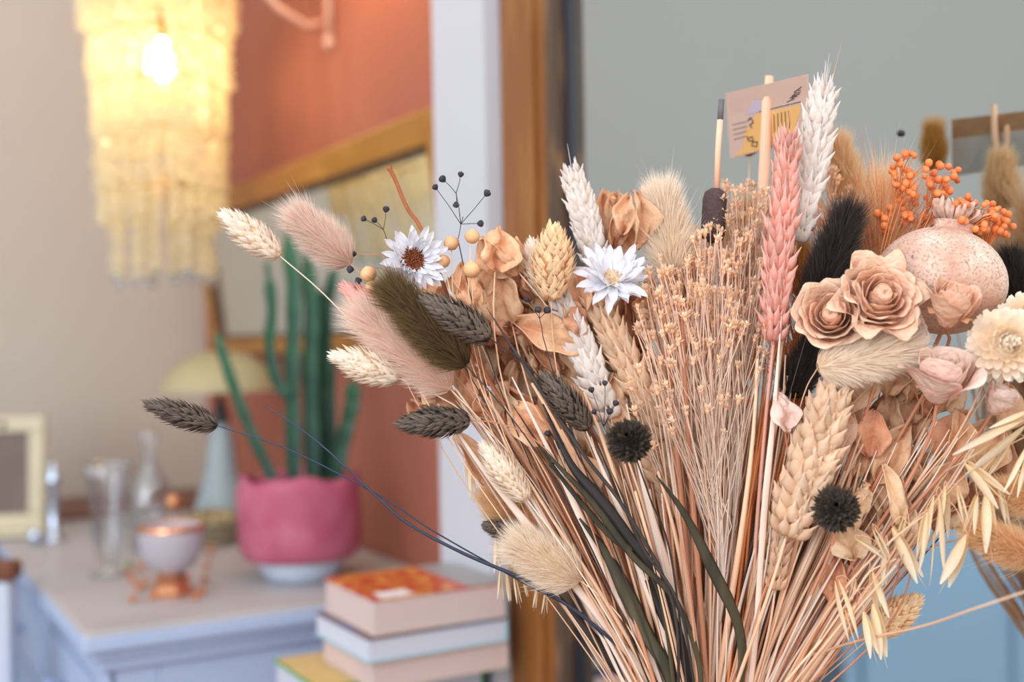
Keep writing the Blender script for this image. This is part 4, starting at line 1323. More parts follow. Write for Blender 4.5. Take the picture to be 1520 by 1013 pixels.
# ---- black seed sprays
def seed_spray(label, nodes, edges, berries, Y, tail, sm=m_blackst, rb=5.2):
    r0 = P(*tail[0], Y)
    root = thing('seed_spray', label, 'seed heads', tuple(r0), 'black seed sprays')
    g = G()
    for a, b in edges:
        pa, pb_ = P(*nodes[a], Y), P(*nodes[b], Y)
        g.tube([pa - r0, pa.lerp(pb_, .5) - r0 + Vector((.0003, 0, .0003)), pb_ - r0], .00028, 5)
    for i, (bx, by, nd) in enumerate(berries):
        pa, pb_ = P(*nodes[nd], Y), P(bx, by, Y + random.uniform(-.006, .006))
        g.tube([pa - r0, pa.lerp(pb_, .5) - r0 + Vector((.0004, 0, .0002)), pb_ - r0], .00024, 5)
        d = (pb_ - pa).normalized()
        q = d.to_track_quat('Z', 'Y').to_matrix().to_4x4()
        rr = rb * random.uniform(.85, 1.2) / F * Y
        gg = G().lathe([(0, -.9 * rr), (.35 * rr, -.85 * rr), (.85 * rr, -.25 * rr), (1.0 * rr, .2 * rr), (.8 * rr, .62 * rr), (.4 * rr, .72 * rr), (.15 * rr, .95 * rr), (0, .9 * rr)], 10)
        obj('seed_pod', gg, m_bberry, root, M=Matrix.Translation(pb_ - r0) @ q)
    obj('branches', g, sm, root)
    add_stem(root, r0, (r0 - P(*tail[1], Y)).normalized(), .0005, sm)


seed_spray('black seed spray standing tallest in front of the white pier', [(684, 333), (677, 287), (687, 322), (680, 355)], [(0, 1), (0, 2), (0, 3)],
           [(684, 259, 1), (657, 266, 1), (646, 278, 0), (677, 304, 1), (723, 287, 0), (713, 332, 0)], .775, [(680, 356), (690, 430)])
seed_spray('black seed spray left above the brown disc daisy', [(569, 341), (574, 357)], [(0, 1)], [(573, 311, 0), (556, 327, 0), (540, 325, 0)], .782, [(574, 357), (600, 400)])
seed_spray('black seed spray pointing left beside the beige bunny tail', [(567, 379), (566, 398), (560, 410), (600, 430)], [(0, 3), (1, 3), (2, 3)], [(525, 377, 0), (520, 400, 1), (532, 417, 2)], .785, [(600, 430), (640, 480)], sm=m_brownst)
seed_spray('small black seed spray below the plump tan head', [(801, 473), (806, 500)], [(0, 1)], [(782, 445, 0), (799, 460, 0), (812, 461, 0)], .765, [(806, 500), (820, 560)])
seed_spray('black seed spray over the white wheat ear near the round black head', [(896, 634), (905, 655)], [(0, 1)], [(898, 569, 0), (878, 579, 0), (882, 612, 0), (905, 611, 0), (914, 599, 0)], .745, [(905, 655), (930, 720)])
seed_spray('black seed pair deep in the straws at the left', [(840, 700), (850, 720)], [(0, 1)], [(813, 644, 0), (833, 661, 0), (820, 690, 0)], .775, [(850, 720), (880, 780)])

# ---- flax pods
for i, (x, y, rr, dx, lab) in enumerate(((670, 361, 11, 0, 'round tan flax pod highest left beside the daisy'), (701, 351, 11, .2, 'round tan flax pod highest right near the papery lantern'), (700, 400, 13, 0, 'striped tan flax pod under the two highest'),
                                         (658, 388, 10, -.2, 'tan flax pod half behind the brown disc daisy'), (547, 407, 12, -.3, 'tan flax pod left above the olive bunny tail'), (552, 426, 10, -.3, 'tan flax pod touching the pink canary grass'),
                                         (712, 578, 10, -.2, 'tan flax pod deep among the straws'))):
    Y = .768 if i != 6 else .80
    c = P(x, y, Y); r_ = rr / F * Y
    root = thing('flax_pod', lab, 'seed pod', tuple(c), 'tan flax pods')
    M = Vector((dx, -.2, 1)).to_track_quat('Z', 'Y').to_matrix().to_4x4()
    obj('pod', G().lathe([(0, -r_), (.5 * r_, -.9 * r_), (.95 * r_, -.35 * r_), (r_, .1 * r_), (.8 * r_, .6 * r_), (.42 * r_, .86 * r_), (.10 * r_, .96 * r_), (0, 1.08 * r_)], 20, wob=lambda a, i, z: 1 + .045 * np.cos(a * 10)), m_pod, root, M=M)
    add_stem(root, c - Vector((dx, -.2, 1)).normalized() * r_, Vector((dx, 0, 1)).normalized(), .0005, m_straw)

# ---- papery leaves
def leaf(label, base, tip, width, m, Y, seed, Yt=None, twist=0.0, curl=.8, ruff=.7, group='papery brown leaves', name='dried_leaf', stem=True):
    b, t = P(base[0], base[1], Y), P(tip[0], tip[1], Yt or Y)
    M, L = head_matrix(b, t, 0)
    # turn the broad side to the viewer, then twist
    z_ = (t - b).normalized()
    y_ = Vector((0, -1, 0)); y_ = (y_ - z_ * y_.dot(z_)).normalized()
    M = Matrix((y_.cross(z_), y_, z_)).transposed().to_4x4() @ Matrix.Rotation(twist, 4, 'Z')
    Wd = width / F * Y
    rs = np.random.default_rng(seed)
    p = rs.uniform(0, 6.28, 6)
    m_, n_ = 19, 11
    vs_, f, tt = [], [], []
    for i in range(m_):
        s = i / (m_ - 1)
        w = Wd * .5 * math.sin(math.pi * (.03 + .95 * s ** .85)) ** .7 * (1 + .10 * math.sin(s * 11 + p[0]))
        bow = curl * L * .28 * math.sin(math.pi * s * .9 + p[1] * .1)
        for j in range(n_):
            u = (j / (n_ - 1) - .5) * 2
            dep = bow + Wd * (.22 * curl * u * u + ruff * (.16 * math.sin(u * 3.3 + s * 5 + p[2]) + .10 * math.sin(u * 6 - s * 8 + p[3]))) + (-.02 * Wd if j == 5 else 0)
            dep += Wd * ruff * (.035 * math.sin(u * 13 + s * 9 + p[4]) + .03 * math.sin(s * 23 + u * 4 + p[5]))
            vs_.append((w * u, dep, L * s + ruff * Wd * .08 * math.sin(u * 4 + p[4])))
            tt.append(.5 + .4 * abs(u) - .35 * (j == 5))
    for i in range(m_ - 1):
        for j in range(n_ - 1):
            a = i * n_ + j
            f.append((a, a + 1, a + n_ + 1, a + n_))
    root = thing(name, label, 'dried leaf', tuple(b), group)
    o = obj('blade', G().add(np.array(vs_), f, np.array(tt), .5), m, root, M=M)
    q = o.modifiers.new('s', 'SOLIDIFY'); q.thickness = .00035
    if stem:
        add_stem(root, b, (t - b).normalized(), .0008, m_straw if m is m_leafb else m_brownst)
    return root


m_leafp = mat('pale_leaf', (232, 190, 142), (250, 224, 190), rough=.7, transl=.3, ns=40, na=.8, bump=1.0, bs=220, vr=.1, vo=.2)
LEAVES = [
 ((735, 402), (740, 338), 62, m_leafb, .785, 0.3, 'crumpled papery leaf forming a lantern beside the flax pods'), ((770, 405), (716, 352), 50, m_leafb, .79, -.6, 'folded papery leaf behind the lantern one'),
 ((700, 480), (668, 412), 50, m_leafb, .79, .5, 'brown leaf behind the black canary head, left'), ((760, 480), (742, 405), 66, m_leafb, .795, -.3, 'broad papery leaf below the lantern'),
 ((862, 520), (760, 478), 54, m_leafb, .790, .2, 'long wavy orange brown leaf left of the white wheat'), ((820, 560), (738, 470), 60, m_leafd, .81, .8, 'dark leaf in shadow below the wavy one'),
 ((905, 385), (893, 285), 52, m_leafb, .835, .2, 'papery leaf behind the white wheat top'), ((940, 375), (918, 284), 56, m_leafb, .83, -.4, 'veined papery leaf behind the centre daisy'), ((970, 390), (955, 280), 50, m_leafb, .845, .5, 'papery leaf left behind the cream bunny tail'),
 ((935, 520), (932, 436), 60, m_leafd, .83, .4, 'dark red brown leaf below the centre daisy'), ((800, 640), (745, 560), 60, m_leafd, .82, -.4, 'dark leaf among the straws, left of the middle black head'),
 ((870, 740), (835, 660), 60, m_leafb, .80, .3, 'brown leaf right below the middle black head'), ((1262, 832), (1240, 775), 62, m_leafp, .755, .3, 'round pale papery leaf under the lower round black head'),
 ((1225, 762), (1290, 722), 60, m_leafp, .752, .8, 'pale curled leaf above the lower round black head'), ((1330, 780), (1308, 690), 30, m_leafp, .755, .2, 'narrow pale pod leaf right of the round black head'),
 ((1352, 810), (1340, 735), 34, m_leafp, .765, -.3, 'narrow pale leaf left of the hanging oats'), ((1230, 660), (1262, 610), 44, m_rose, .765, .4, 'pinkish serrated leaf right of the thick wheat ear'), ((1290, 680), (1300, 610), 52, m_leafd, .77, -.3, 'brown crumpled leaf below the level cream tail'),
 ((1165, 640), (1152, 585), 44, m_rosep, .76, .2, 'pale triangular leaf beside the black shadowed tail'), ((690, 610), (620, 590), 42, m_leafb, .80, .2, 'papery leaf behind the level black head'), ((1400, 690), (1420, 610), 56, m_leafb, .775, .3, 'brown leaf under the pale wrinkled rose'),
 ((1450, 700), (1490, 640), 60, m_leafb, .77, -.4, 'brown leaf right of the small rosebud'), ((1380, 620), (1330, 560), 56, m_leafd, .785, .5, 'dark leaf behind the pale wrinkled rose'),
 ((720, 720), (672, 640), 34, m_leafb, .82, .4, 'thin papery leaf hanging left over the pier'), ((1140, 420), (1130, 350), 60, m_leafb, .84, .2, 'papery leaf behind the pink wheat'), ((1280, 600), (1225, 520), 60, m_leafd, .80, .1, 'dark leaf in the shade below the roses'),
]
for i, (b, t, w, m, Y, tw_, lab) in enumerate(LEAVES):
    leaf(lab, b, t, w, m, Y, i + 50, twist=tw_)
def side_of(x):
    return 'far left' if x < 780 else 'left' if x < 900 else 'middle' if x < 1060 else 'middle right' if x < 1230 else 'right'


for i in range(150):
    if i < 50:
        x = random.uniform(650, 900); y = random.uniform(400, 640)
    elif i < 90:
        x = random.uniform(1230, 1470); y = random.uniform(540, 760)
    else:
        x = random.uniform(720, 1300); y = random.uniform(500, 850)
    if x < 960 and y > 540 + (x - 650) * .6:
        y = random.uniform(430, 530 + (x - 650) * .5)
    dx = (x - 1070) / 9
    mm, word = random.choice(((m_leafb, 'papery tan'), (m_leafd, 'dark brown'), (m_leafb, 'papery tan'), (m_leafp, 'pale cream')))
    hgt = 'high up' if y < 540 else 'mid height' if y < 680 else 'low down'
    lab = '%s shrivelled leaf %s at the bouquet %s behind straws' % (word, hgt, side_of(x))
    leaf(lab, (x, y + random.uniform(30, 60)), (x + dx + random.uniform(-30, 30), y - random.uniform(5, 30)), random.uniform(28, 56), mm,
         random.uniform(.80, .86) if x < 1230 else random.uniform(.77, .80), i + 300, twist=random.uniform(-1.2, 1.2), ruff=random.uniform(.4, 1.1), curl=random.uniform(.5, 1.4), group=lab.replace('leaf', 'leaves'), stem=False)

for i, (x, y, dx, dy, w) in enumerate(((700, 470, -20, -60, 40), (725, 450, 5, -60, 44), (745, 470, 20, -50, 46), (775, 470, -10, -70, 40), (690, 440, -5, -50, 34), (760, 505, -30, -40, 50), (800, 530, -30, -60, 48), (730, 520, -30, -50, 44),
                                       (850, 500, -20, -60, 40), (870, 470, -10, -70, 40), (765, 400, 5, -45, 40), (900, 375, 6, -80, 34), (945, 370, -10, -84, 40), (925, 350, 10, -60, 34), (1010, 460, -12, -60, 40), (960, 480, 5, -50, 46), (655, 590, -28, -30, 36), (640, 620, -30, -25, 34))):
    leaf('crinkled papery leaf %s among the dense leaves behind the %s' % ('leaning left' if dx < -15 else 'upright' if abs(dx) < 8 else 'leaning right' if dx > 0 else 'tilted left', 'flax pods' if x < 720 else 'tan canary head' if x < 840 else 'daisies' if x < 1020 else 'florets'),
         (x, y), (x + dx, y + dy), w, (m_leafb, m_leafb, m_leafd)[i % 3], .79 + .012 * (i % 4), i + 700, twist=random.uniform(-.6, .6), ruff=1.0, curl=1.2, stem=False, group='crinkled leaves of the upper left')

# ---- dark blades and thick blades with explicit courses
def blade(label, pts, w, m, Y, name='grass_blade', cat='dried grass', group='grass blades'):
    pp = [P(x, y, Y + (.8 - Y) * min(1, max(0, (y - 700) / 350)) * .5) for x, y in pts]
    end = neck_point(pp[0])
    last = pp[-1]
    path = bez(pp + [last.lerp(end, .6), end, Vector((NECK.x, NECK.y, VASE_Z + .04))], 44)
    root = thing(name, label, cat, tuple(path[0]), group)
    k = len(path)
    rad = [1.15 * w / 2 / F * Y * (min(1, .12 + 1.6 * i / k * 2) if i < k * .35 else 1 - .35 * (i / k)) for i in range(k)]
    obj('blade', G().tube([p - path[0] for p in path], rad, 6, flat=.28), m, root)
    return root


blade('olive black blade running from upper left into the middle', [(800, 660), (827, 690), (879, 746), (938, 825), (1004, 894), (1040, 1000)], 10, m_blade, .755)
blade('black blade dropping from the middle black head', [(806, 600), (846, 687), (886, 736), (928, 790), (985, 880)], 17, m_blackst, .765)
blade('broad green black blade low in the left half', [(860, 770), (899, 821), (928, 877), (961, 943), (997, 1012)], 22, m_blade, .770)
blade('broad black blade left of the centre at the bottom', [(930, 800), (968, 877), (1004, 943), (1024, 1012)], 24, m_blackst, .775)
blade('twisted olive blade ending free in the middle of the straws', [(974, 706), (1017, 765), (1057, 844), (1096, 930), (1099, 1012)], 17, m_blade, .735)
blade('black blade crossing the mirror frame edge at the lower left', [(818, 872), (869, 933), (932, 1012)], 15, m_blackst, .80)
blade('broad black blade right of the pink stem at the bottom', [(1205, 790), (1180, 830), (1149, 890), (1135, 943), (1126, 1012)], 20, m_blackst, .775)
blade('dark band of a blade deep behind the tan florets', [(1050, 560), (1048, 650), (1052, 812), (1075, 930)], 24, m_blackst, .86)
blade('thin dark stem from the brown leaves down to the middle', [(722, 456), (750, 500), (800, 575), (870, 680), (930, 760), (1000, 900)], 6, m_blackst, .75)
blade('dark olive stem bundle strand beside the olive black blade', [(760, 600), (830, 705), (900, 790), (975, 870)], 8, m_blade, .765)
blade('dark stem curving right of the round black head', [(905, 695), (925, 740), (955, 815), (1010, 905)], 5, m_blackst, .75)
blade('black blade behind the thick wheat ear', [(1195, 600), (1178, 700), (1158, 800), (1135, 950)], 18, m_blackst, .80)
for i, (pts, w, lab) in enumerate((([(650, 600), (720, 700), (800, 800), (900, 930), (970, 1020)], 13, 'broad pale blade along the lower left rim of the bouquet'), ([(760, 560), (830, 700), (900, 850), (985, 1020)], 12, 'pale blade left of centre'),
                                   ([(870, 640), (920, 760), (965, 880), (1010, 1010)], 15, 'wide whitish blade in the middle left'), ([(930, 600), (960, 740), (1000, 880), (1040, 1010)], 14, 'wide beige blade near the round black head'),
                                   ([(1160, 470), (1150, 600), (1135, 760), (1115, 1010)], 10, 'pale stalk right along the pink wheat stem'), ([(1240, 800), (1215, 870), (1180, 960), (1160, 1012)], 14, 'pale curved blade at the lower right'),
                                   ([(1380, 700), (1310, 800), (1230, 920), (1170, 1012)], 12, 'tan blade along the lower right rim'), ([(1290, 560), (1265, 700), (1210, 860), (1160, 1000)], 9, 'brown rose stalk crossing the thick wheat ear side'))):
    blade(lab, pts, w, m_palestraw if i not in (6, 7) else m_straw, .775 if i != 4 else .757)

# ---- the bent twig rising at the left
tp = bez([P(x, y, .79) for x, y in ((577, 248), (587, 268), (604, 308), (624, 338), (650, 400), (700, 520))] + [P(850, 780, .80), NECK + Vector((-.015, .01, 0))], 48)
tw = thing('bent_twig', 'bare reddish brown twig rising above the brown disc daisy', 'twig', tuple(tp[0]))
obj('stem', G().tube([p - tp[0] for p in tp], [.0018 if i < 2 else .0014 for i in range(len(tp))], 7), mat('twig_bark', (160, 92, 60), (192, 120, 80), rough=.8, ns=200, bump=.5, vr=0, vo=0), tw)
# long straw that leaves to the right
tp = bez([P(x, y, Y) for x, y, Y in ((1560, 866, .62), (1450, 903, .65), (1370, 930, .69), (1240, 962, .76), (1150, 1010, .80))] + [NECK + Vector((.0, .0, 0))], 40)
tw = thing('long_straw', 'single long straw reaching to the right edge across the blue reflection', 'straw', tuple(tp[0]))
obj('stem', G().tube([p - tp[0] for p in tp], [.0006 + .0006 * i / len(tp) for i in range(len(tp))], 6), m_straw, tw)

# ---- oats
def oat_mesh(k):
    g = G()
    for sgn in (-1, 1):
        vs_, f = [], []
        n = 9
        for i in range(n):
            s = i / (n - 1)
            w = .155 * math.sin(math.pi * min(1, s * .93 + .03)) ** .8 * (1 - .25 * s)
            op = sgn * (.03 + (.06 + .05 * k) * s * s)
            for j in range(5):
                a = (j / 4 - .5) * math.pi * .95
                vs_.append((w * math.sin(a), op + sgn * w * .75 * math.cos(a), -s))
        for i in range(n - 1):
            for j in range(4):
                a = i * 5 + j
                f.append((a, a + 1, a + 6, a + 5))
        g.add(np.array(vs_), f, np.repeat(np.linspace(.2, 1, n), 5), .3 + .4 * (sgn > 0))
    g.tube([(0, 0, -.5), (.01, 0, -.9), (.03, .02, -1.18)], [.02, .012, .004], 4)
    me = g.mesh('oat%d' % k); me.materials.append(m_oat)
    return me


OAT = [oat_mesh(k) for k in range(3)]


def oats(label, stem_pts, Y, kernels, group='oat panicles'):
    sp_ = [P(x, y, Y) for x, y in stem_pts]
    root = thing('oat_panicle', label, 'oats', tuple(sp_[0]), group)
    g = G()
    for (x0, y0, x1, y1, w) in kernels:
        a, b = P(x0, y0, Y + random.uniform(-.012, .008)), None
        b = P(x1, y1, (a - Vector((0, 0, CZ))).y)
        L = (b - a).length
        z = (a - b).normalized()
        M = z.to_track_quat('Z', 'Y').to_matrix().to_4x4() @ Matrix.Rotation(random.uniform(-.9, .9), 4, 'Z')
        s = w / 22
        obj('oat_spikelet', random.choice(OAT), None, root, M=Matrix.Translation(a - sp_[0]) @ M @ Matrix.Diagonal((L * s, L * s, L, 1)))
        h = min(sp_, key=lambda p: (p - a).length)
        g.tube([p - sp_[0] for p in bez([h, h.lerp(a, .5) + Vector((0, 0, .006)), a + Vector((0, 0, .002)), a], 12)], .00022, 4, cap=False)
    obj('pedicels', g, m_straw, root)
    add_stem(root, sp_[-1], (sp_[0] - sp_[-1]).normalized(), .0010, m_straw)
    obj('branch', G().tube([p - sp_[0] for p in bez(sp_, 16)], .0005, 5, cap=False), m_straw, root)


oats('oats hanging rightmost of the lower group over the blue reflection', [(1480, 680), (1440, 700), (1400, 740), (1330, 840)], .725,
     [(1405, 722, 1398, 800, 15), (1390, 735, 1383, 850, 17), (1435, 795, 1402, 870, 20), (1465, 730, 1470, 820, 17), (1422, 727, 1434, 775, 15), (1450, 735, 1438, 792, 17), (1375, 760, 1365, 830, 15)])
oats('oats hanging in the middle of the lower group', [(1400, 740), (1350, 780), (1320, 830), (1270, 900)], .728,
     [(1325, 783, 1366, 862, 16), (1296, 783, 1318, 828, 16), (1270, 800, 1312, 826, 13), (1344, 765, 1330, 822, 14), (1315, 800, 1312, 870, 13)])
oats('oats hanging lowest left over the blue reflection', [(1330, 830), (1290, 850), (1270, 880), (1220, 950)], .732,
     [(1242, 862, 1267, 950, 17), (1293, 848, 1312, 918, 18), (1297, 896, 1312, 978, 18), (1282, 908, 1298, 975, 15), (1270, 860, 1262, 892, 14)])
oats('pale open oats spread at the right edge above the lower group', [(1540, 640), (1500, 660), (1450, 690), (1380, 760)], .722,
     [(1520, 628, 1424, 690, 22), (1500, 650, 1455, 712, 18), (1433, 685, 1490, 745, 20), (1528, 660, 1500, 735, 15), (1482, 720, 1496, 778, 13), (1530, 610, 1470, 640, 16)])
oats('tan oats hanging lowest left behind the whitish bunny tail', [(735, 800), (770, 815), (830, 850), (900, 920)], .812,
     [(743, 845, 743, 890, 12), (752, 850, 757, 893, 12), (763, 853, 771, 896, 12), (776, 858, 783, 886, 10), (798, 868, 793, 903, 11), (811, 872, 808, 912, 12), (736, 800, 738, 850, 12)])
oats('tan oats hanging against the white pier at the left', [(672, 650), (690, 680), (740, 720)], .815,
     [(697, 685, 702, 738, 13), (690, 680, 692, 715, 11)])

# ---- tan floret sprigs (broom bloom)
FLO = []
for k in range(3):
    g = G()
    for i in range(9):
        a = i * 2.39996
        el = .25 + 1.0 * (i / 9)
        d = np.array([math.cos(a) * math.sin(el), math.sin(a) * math.sin(el), math.cos(el)])
        s_ = ndir(np.cross(d, [0, .1, 1]))
        g.add(np.array([d * .05, d * .6 + s_ * .20, d * 1.0, d * .6 - s_ * .20]), [(0, 1, 2, 3)], [.1, .7, 1, .7])
    g.lathe([(0, -.5), (.22, -.2), (.26, .12), (0, .2)], 6)
    me = g.mesh('floret%d' % k, False); me.materials.append(m_floret); FLO.append(me)


def sprig(label, tx, ty, spread, hgt, Y, cnt, bx, by, m=m_straw, group='tan floret sprigs', size=11.5):
    b = P(bx, by, Y + .01)
    root = thing('floret_sprig', label, 'dried flowers', tuple(b), group)
    g = G()
    prev = [(b, 0)]
    nodes = [b]
    for k in range(int(cnt * (2.3 if ty < 490 else 1.4))):
        a, rr = random.random() * 6.28, random.random() ** .5
        x = tx + spread * rr * math.cos(a) * 1.12
        y = ty + hgt * rr * math.sin(a)
        p = P(x, y, Y + random.uniform(-.022, .022))
        # fork from the trunk line at a random height
        s = random.uniform(.05, .62)
        f0 = b.lerp(P(tx + (x - tx) * random.uniform(-.9, .8), ty, Y), s)
        mid = f0.lerp(p, .45) + Vector((random.uniform(-.006, .006), random.uniform(-.003, .003), random.uniform(-.003, .006)))
        g.tube([q - b for q in bez([b.lerp(f0, .0) if k % 3 == 0 else f0.lerp(b, .35), f0, mid, p], 9)], [.00036] * 10, 4, cap=False)
        if random.random() < .9:
            sc = size / F * Y * random.uniform(.7, 1.2)
            M = (p - f0 + Vector((random.uniform(-.02, .02), -.01, .01))).to_track_quat('Z', 'Y').to_matrix().to_4x4()
            obj('floret', random.choice(FLO), None, root, M=Matrix.Translation(p - b) @ M @ Matrix.Diagonal((sc, sc, sc, 1)))
    obj('branches', g, m, root)
    add_stem(root, b, (P(tx, ty, Y) - b).normalized(), .0007, m)


SPR = [(1000, 420, 44, 46, .790, 42, 1040, 700, 'tan floret sprig right beside the centre daisy'), (1060, 380, 46, 44, .795, 44, 1060, 700, 'tan floret sprig under the cattail'),
       (1110, 395, 34, 54, .800, 36, 1080, 700, 'tan floret sprig left of the pink wheat'), (985, 480, 40, 44, .785, 34, 1045, 780, 'tan floret sprig with loose pale tips at the left of the group'),
       (1050, 470, 56, 54, .780, 44, 1065, 790, 'dense tan floret sprig in the centre of the group'), (1110, 500, 30, 60, .785, 28, 1088, 800, 'tan floret sprig along the pink wheat stem'),
       (1040, 590, 66, 70, .770, 34, 1075, 860, 'open sparse sprig low in the middle with few florets'), (1100, 310, 44, 40, .815, 30, 1100, 640, 'blurred tan floret sprig between cattail and card stick'),
       (960, 600, 26, 90, .79, 16, 1040, 880, 'sparse sprig beside the tan wheat ear'), (1240, 310, 30, 60, .835, 22, 1180, 640, 'blurred golden floret sprig behind the tall wheat')]
for tx, ty, sp_, hg, Y, cnt, bx, by, lab in SPR:
    sprig(lab, tx, ty, sp_, hg, Y, cnt, bx, by, m=m_palestraw)

# ---- cattail
cb, ct_ = P(1057, 362, .80), P(1062, 280, .80)
root = thing('cattail', 'dark velvety cattail with a thin dark tipped stick on top', 'cattail', tuple(cb))
M, L = head_matrix(cb, ct_, 0)
cr_ = 18 / F * .80
obj('velvet_spike', G().lathe([(0, 0), (cr_ * .8, .002), (cr_, .006), (cr_, L * .8), (cr_ * .85, L * .93), (cr_ * .4, L), (0, L)], 20), m_cat, root, M=M)
st = [P(1064, 282, .80) - cb, P(1066, 220, .80) - cb, P(1069, 178, .80) - cb, P(1071, 148, .80) - cb]
obj('upper_stick', G().tube(st[:3], .0021, 8), m_stick, root)
obj('dark_tip', G().tube(st[2:], .0021, 8), mat_simple('grey_tip', (110, 104, 108), .7), root)
add_stem(root, cb, (ct_ - cb).normalized(), .0016, m_brownst)

# ---- price card on its wooden fork
TY = .900
TL, TR, BR, BL = P(1077, 139, .893), P(1199, 110, .805), P(1201, 204, .805), P(1084, 236, .893)
_n = (TR - TL).cross(BL - TL)
_o = Vector((0, 0, CZ))
BR = _o + (BR - _o) * (_n.dot(TL - _o) / _n.dot(BR - _o))      # keep the card flat
mid = (TL + TR + BR + BL) / 4
tg = thing('price_card', 'cream price card with yellow print held by a split wooden stick', 'price tag', tuple(mid))
m_card = mat('card_cream', (240, 210, 192), rough=.7, transl=.5, vr=0, vo=0)
m_cardy = mat('card_yellow_print', (214, 164, 96), (226, 182, 120), rough=.6, ns=60, na=1, vr=0, vo=0)
m_ink = mat_simple('card_ink', (96, 78, 70), .8)
m_cardb = mat('card_back_grey', (214, 214, 210), rough=.7, transl=.5, vr=0, vo=0)
m_cardh = mat('card_back_wood', (190, 150, 110), (214, 178, 136), rough=.6, ns=80, na=1.4, stretch=(1, 1, 5), vr=0, vo=0, transl=.4)
nrm = (TR - TL).cross(BL - TL).normalized()
if nrm.y < 0:
    nrm = -nrm                                     # away from the viewer


def cpt(u, v, off):
    return (TL.lerp(TR, u)).lerp(BL.lerp(BR, u), v) - mid + nrm * off


def slab(name, u0, u1, v0, v1, o0, o1, m, parent=tg, poly=None):
    uv = poly or [(u0, v0), (u1, v0), (u1, v1), (u0, v1)]
    k = len(uv)
    vs_ = [cpt(u, v, o0) for u, v in uv] + [cpt(u, v, o1) for u, v in uv]
    f = [tuple(range(k)), tuple(range(2 * k - 1, k - 1, -1))] + [(i, (i + 1) % k, (i + 1) % k + k, i + k) for i in range(k)]
    return obj(name, G().add(np.array([tuple(p) for p in vs_]), f), m, parent, False)


slab('card', 0, 1, 0, 1, 0, .0005, m_card)
slab('yellow_print', .14, .9, 0, 0, -.0001, 0, m_cardy, poly=[(.22, .66), (.40, .42), (.92, .46), (.80, .98), (.06, .98), (.20, .86)])
slab('back_print', 0, 1, .0, .34, .0005, .0006, m_cardh)
slab('back_print', 0, 1, .34, 1, .0005, .0006, m_cardb)


def strokes(name, segs, w, u0, v0, su, sv, parent=tg):
    g = G()
    for a, b in segs:
        pa, pb_ = cpt(u0 + a[0] * su, v0 + a[1] * sv, -.00025), cpt(u0 + b[0] * su, v0 + b[1] * sv, -.00025)
        g.tube([pa, pb_], w, 4)
    obj(name, g, m_ink, parent, False)


# handwritten price turned on its side, small print lines and the big figures
strokes('handwriting', [((0, 1), (.5, .8)), ((.5, .8), (.2, .6)), ((.2, .6), (.7, .62)), ((.35, .5), (.85, .42)), ((.35, .5), (.6, .2)), ((.6, .2), (.9, .3)), ((.5, .1), (1, -.3)), ((.75, 0), (.95, .1))], .00035, .76, .22, .17, .14)
for q in range(4):
    strokes('print_line', [((0, 0), (1, 0)), ((1.02, .0), (1.1, .1))], .00022, .07, .50 + q * .075, .17, .1)
strokes('logo_mark', [((0, .2), (.6, 0)), ((.6, 0), (1, .5)), ((1, .5), (.3, .7)), ((.3, .7), (.7, 1))], .0006, .27, .46, .07, .16)
strokes('price_figures', [((0, 0), (.1, .5)), ((.1, .5), (.6, .6)), ((.6, .6), (.5, .2)), ((.5, .2), (0, .3)), ((.5, .7), (1, .8)), ((1, .8), (.9, 1.2)), ((.9, 1.2), (.4, 1)), ((.4, 1), (.5, .7))], .0005, .25, .72, .13, .17)
for q in range(5):
    strokes('code_column', [((0, 0), (0, 1))], .00045, .60 + q * .045, .50, .1, .28 - .03 * (q % 2))
strokes('header_rule', [((0, 0), (1, .08))], .0003, .42, .40, .5, .1)
slab('dark_blob', 0, 0, 0, 0, -.0002, -.0001, mat_simple('card_violet', (176, 160, 172), .7), poly=[(.24, .40), (.36, .20), (.48, .24), (.50, .40)])
TY = .850
s0, s1 = P(1142, 113, TY + .006), P(1120, 560, TY + .004)
tk = thing('card_stick', 'flat pale wooden stick whose split top grips the price card', 'stick', tuple(s1))
r_ = 8 / F * TY
obj('back_tine', G().tube([s0 - s1, s0.lerp(s1, .12) - s1 , s0.lerp(s1, .25) - s1 + Vector((0, -.002, 0))], [r_ * .8, r_, r_], 10, flat=.7), m_stick, tk)
f0 = P(1139, 144, TY - .004)
obj('front_tine', G().tube([f0 - s1 + Vector((0, .0, -.0)), f0.lerp(s1, .02) - s1, f0.lerp(s1, .20) - s1 + Vector((0, -.002, 0)), f0.lerp(s1, .4) - s1, Vector((0, 0, 0))], [r_ * .6, r_, r_ * 1.1, r_ * 1.1, r_], 10, flat=.8), m_stick, tk)
add_stem(tk, s1, (s0 - s1).normalized(), .0035, m_stick)

# ---- filling straws: every straw its own object
def straw(x, y, Y, r, m, flat=1.0):
    p = P(x, y, Y)
    ax = Vector(((x - 1060) / 520 + random.uniform(-.12, .12), random.uniform(-.15, .15), 1)).normalized()
    pts = stem_path(p, ax, 12)
    o = obj('straw', G().tube([q - p for q in pts], [r * (.5 + .6 * min(1, i / 5)) for i in range(len(pts))], 5, flat=flat, cap=False), m)
    o.location = p
    return o


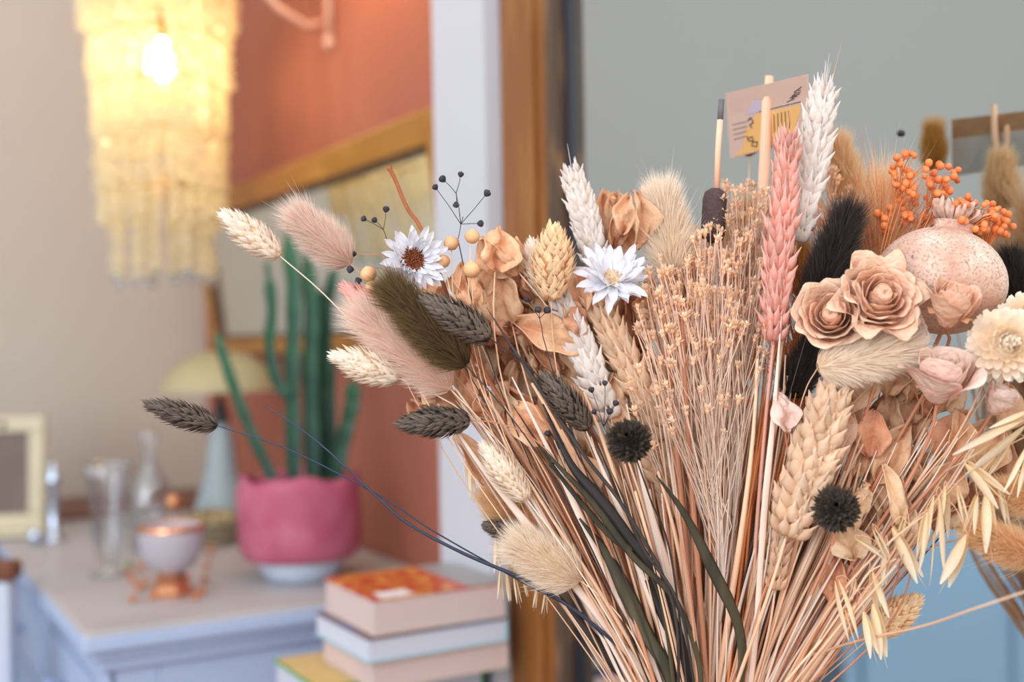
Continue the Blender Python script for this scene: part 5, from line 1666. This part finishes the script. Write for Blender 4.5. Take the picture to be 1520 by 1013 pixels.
regions = [('tan dried straw slanting in the left flank of the bouquet', 660, 830, 480, 720, 58, .5), ('tan dried straw in the left middle of the bouquet', 830, 1010, 560, 760, 62, .6),
           ('tan dried straw in the right middle of the bouquet', 1100, 1280, 520, 800, 54, .6), ('golden dried straw in the right flank of the bouquet', 1270, 1450, 580, 760, 56, .7), ('dried straw standing in the centre behind the florets', 960, 1140, 430, 760, 46, .5)]
for lab, x0, x1, y0, y1, cnt, _ in regions:
    for k in range(cnt):
        x = random.uniform(x0, x1)
        y = random.uniform(y0, y1)
        if x0 == 660:
            y = min(500 + (x - 660) * random.uniform(-.3, .8) + random.uniform(40, 140), 610 + (x - 690) * 1.1)
        if x0 == 1270:
            y = random.uniform(590, 700) + (1450 - x) * .2
        Y = random.uniform(.765, .87)
        if x > 1250:
            Y = random.uniform(.75, .80)
        rr = random.choice((.0006, .0008, .0010, .0014, .0019))
        m = random.choice((m_straw, m_straw, m_palestraw, m_brownst if Y > .80 else m_straw, m_palestraw, m_brownst))
        fl = random.choice((1, 1, .4))
        o = straw(x, y, Y, rr, m, fl)
        l2 = '%s %s %s straw %s' % ({.0006: 'hair-thin', .0008: 'thin', .0010: 'middling', .0014: 'thick', .0019: 'very thick'}[rr], 'round' if fl == 1 else 'flat',
                                    {'straw': 'tan', 'pale_straw': 'cream', 'brown_stem': 'brown'}[m.name], lab.split('straw ')[1])
        tag(o, l2, 'straw', l2.replace(' straw ', ' straws '))
for k in range(18):
    o = straw(random.uniform(1120, 1200), random.uniform(420, 640), random.uniform(.78, .83), .0009, m_orst)
    tag(o, 'orange tinted straw between pink wheat stem and roses', 'straw', 'orange tinted straws')

# the uncountable straws deep inside, one object
g = G()
org = P(1050, 900, .83)
for k in range(420):
    x = random.uniform(700, 1400)
    y = 520 + abs(x - 1050) * .45 + random.uniform(-30, 220)
    if x < 950:
        y = min(y, 610 + (x - 700) * 1.1)
    if x > 1250:
        y = min(y, 800 - (x - 1250) * .5)
    p = P(x, y, random.uniform(.80, .88) if x < 1250 else random.uniform(.77, .81))
    ax = Vector(((x - 1060) / 520 + random.uniform(-.12, .12), random.uniform(-.15, .15), 1)).normalized()
    pts = stem_path(p, ax, 10)
    rr = random.choice((.0006, .0009, .0013, .0022))
    g.tube([q - org for q in pts], [rr * (.5 + .6 * min(1, i / 4)) for i in range(len(pts))], 4, flat=random.choice((1, .35)), cap=False)
o = obj('straw_filling', g, m_straw, kind='stuff')
o.location = org
tag(o, 'dense mass of tan straws packed in the heart of the bouquet', 'straw')
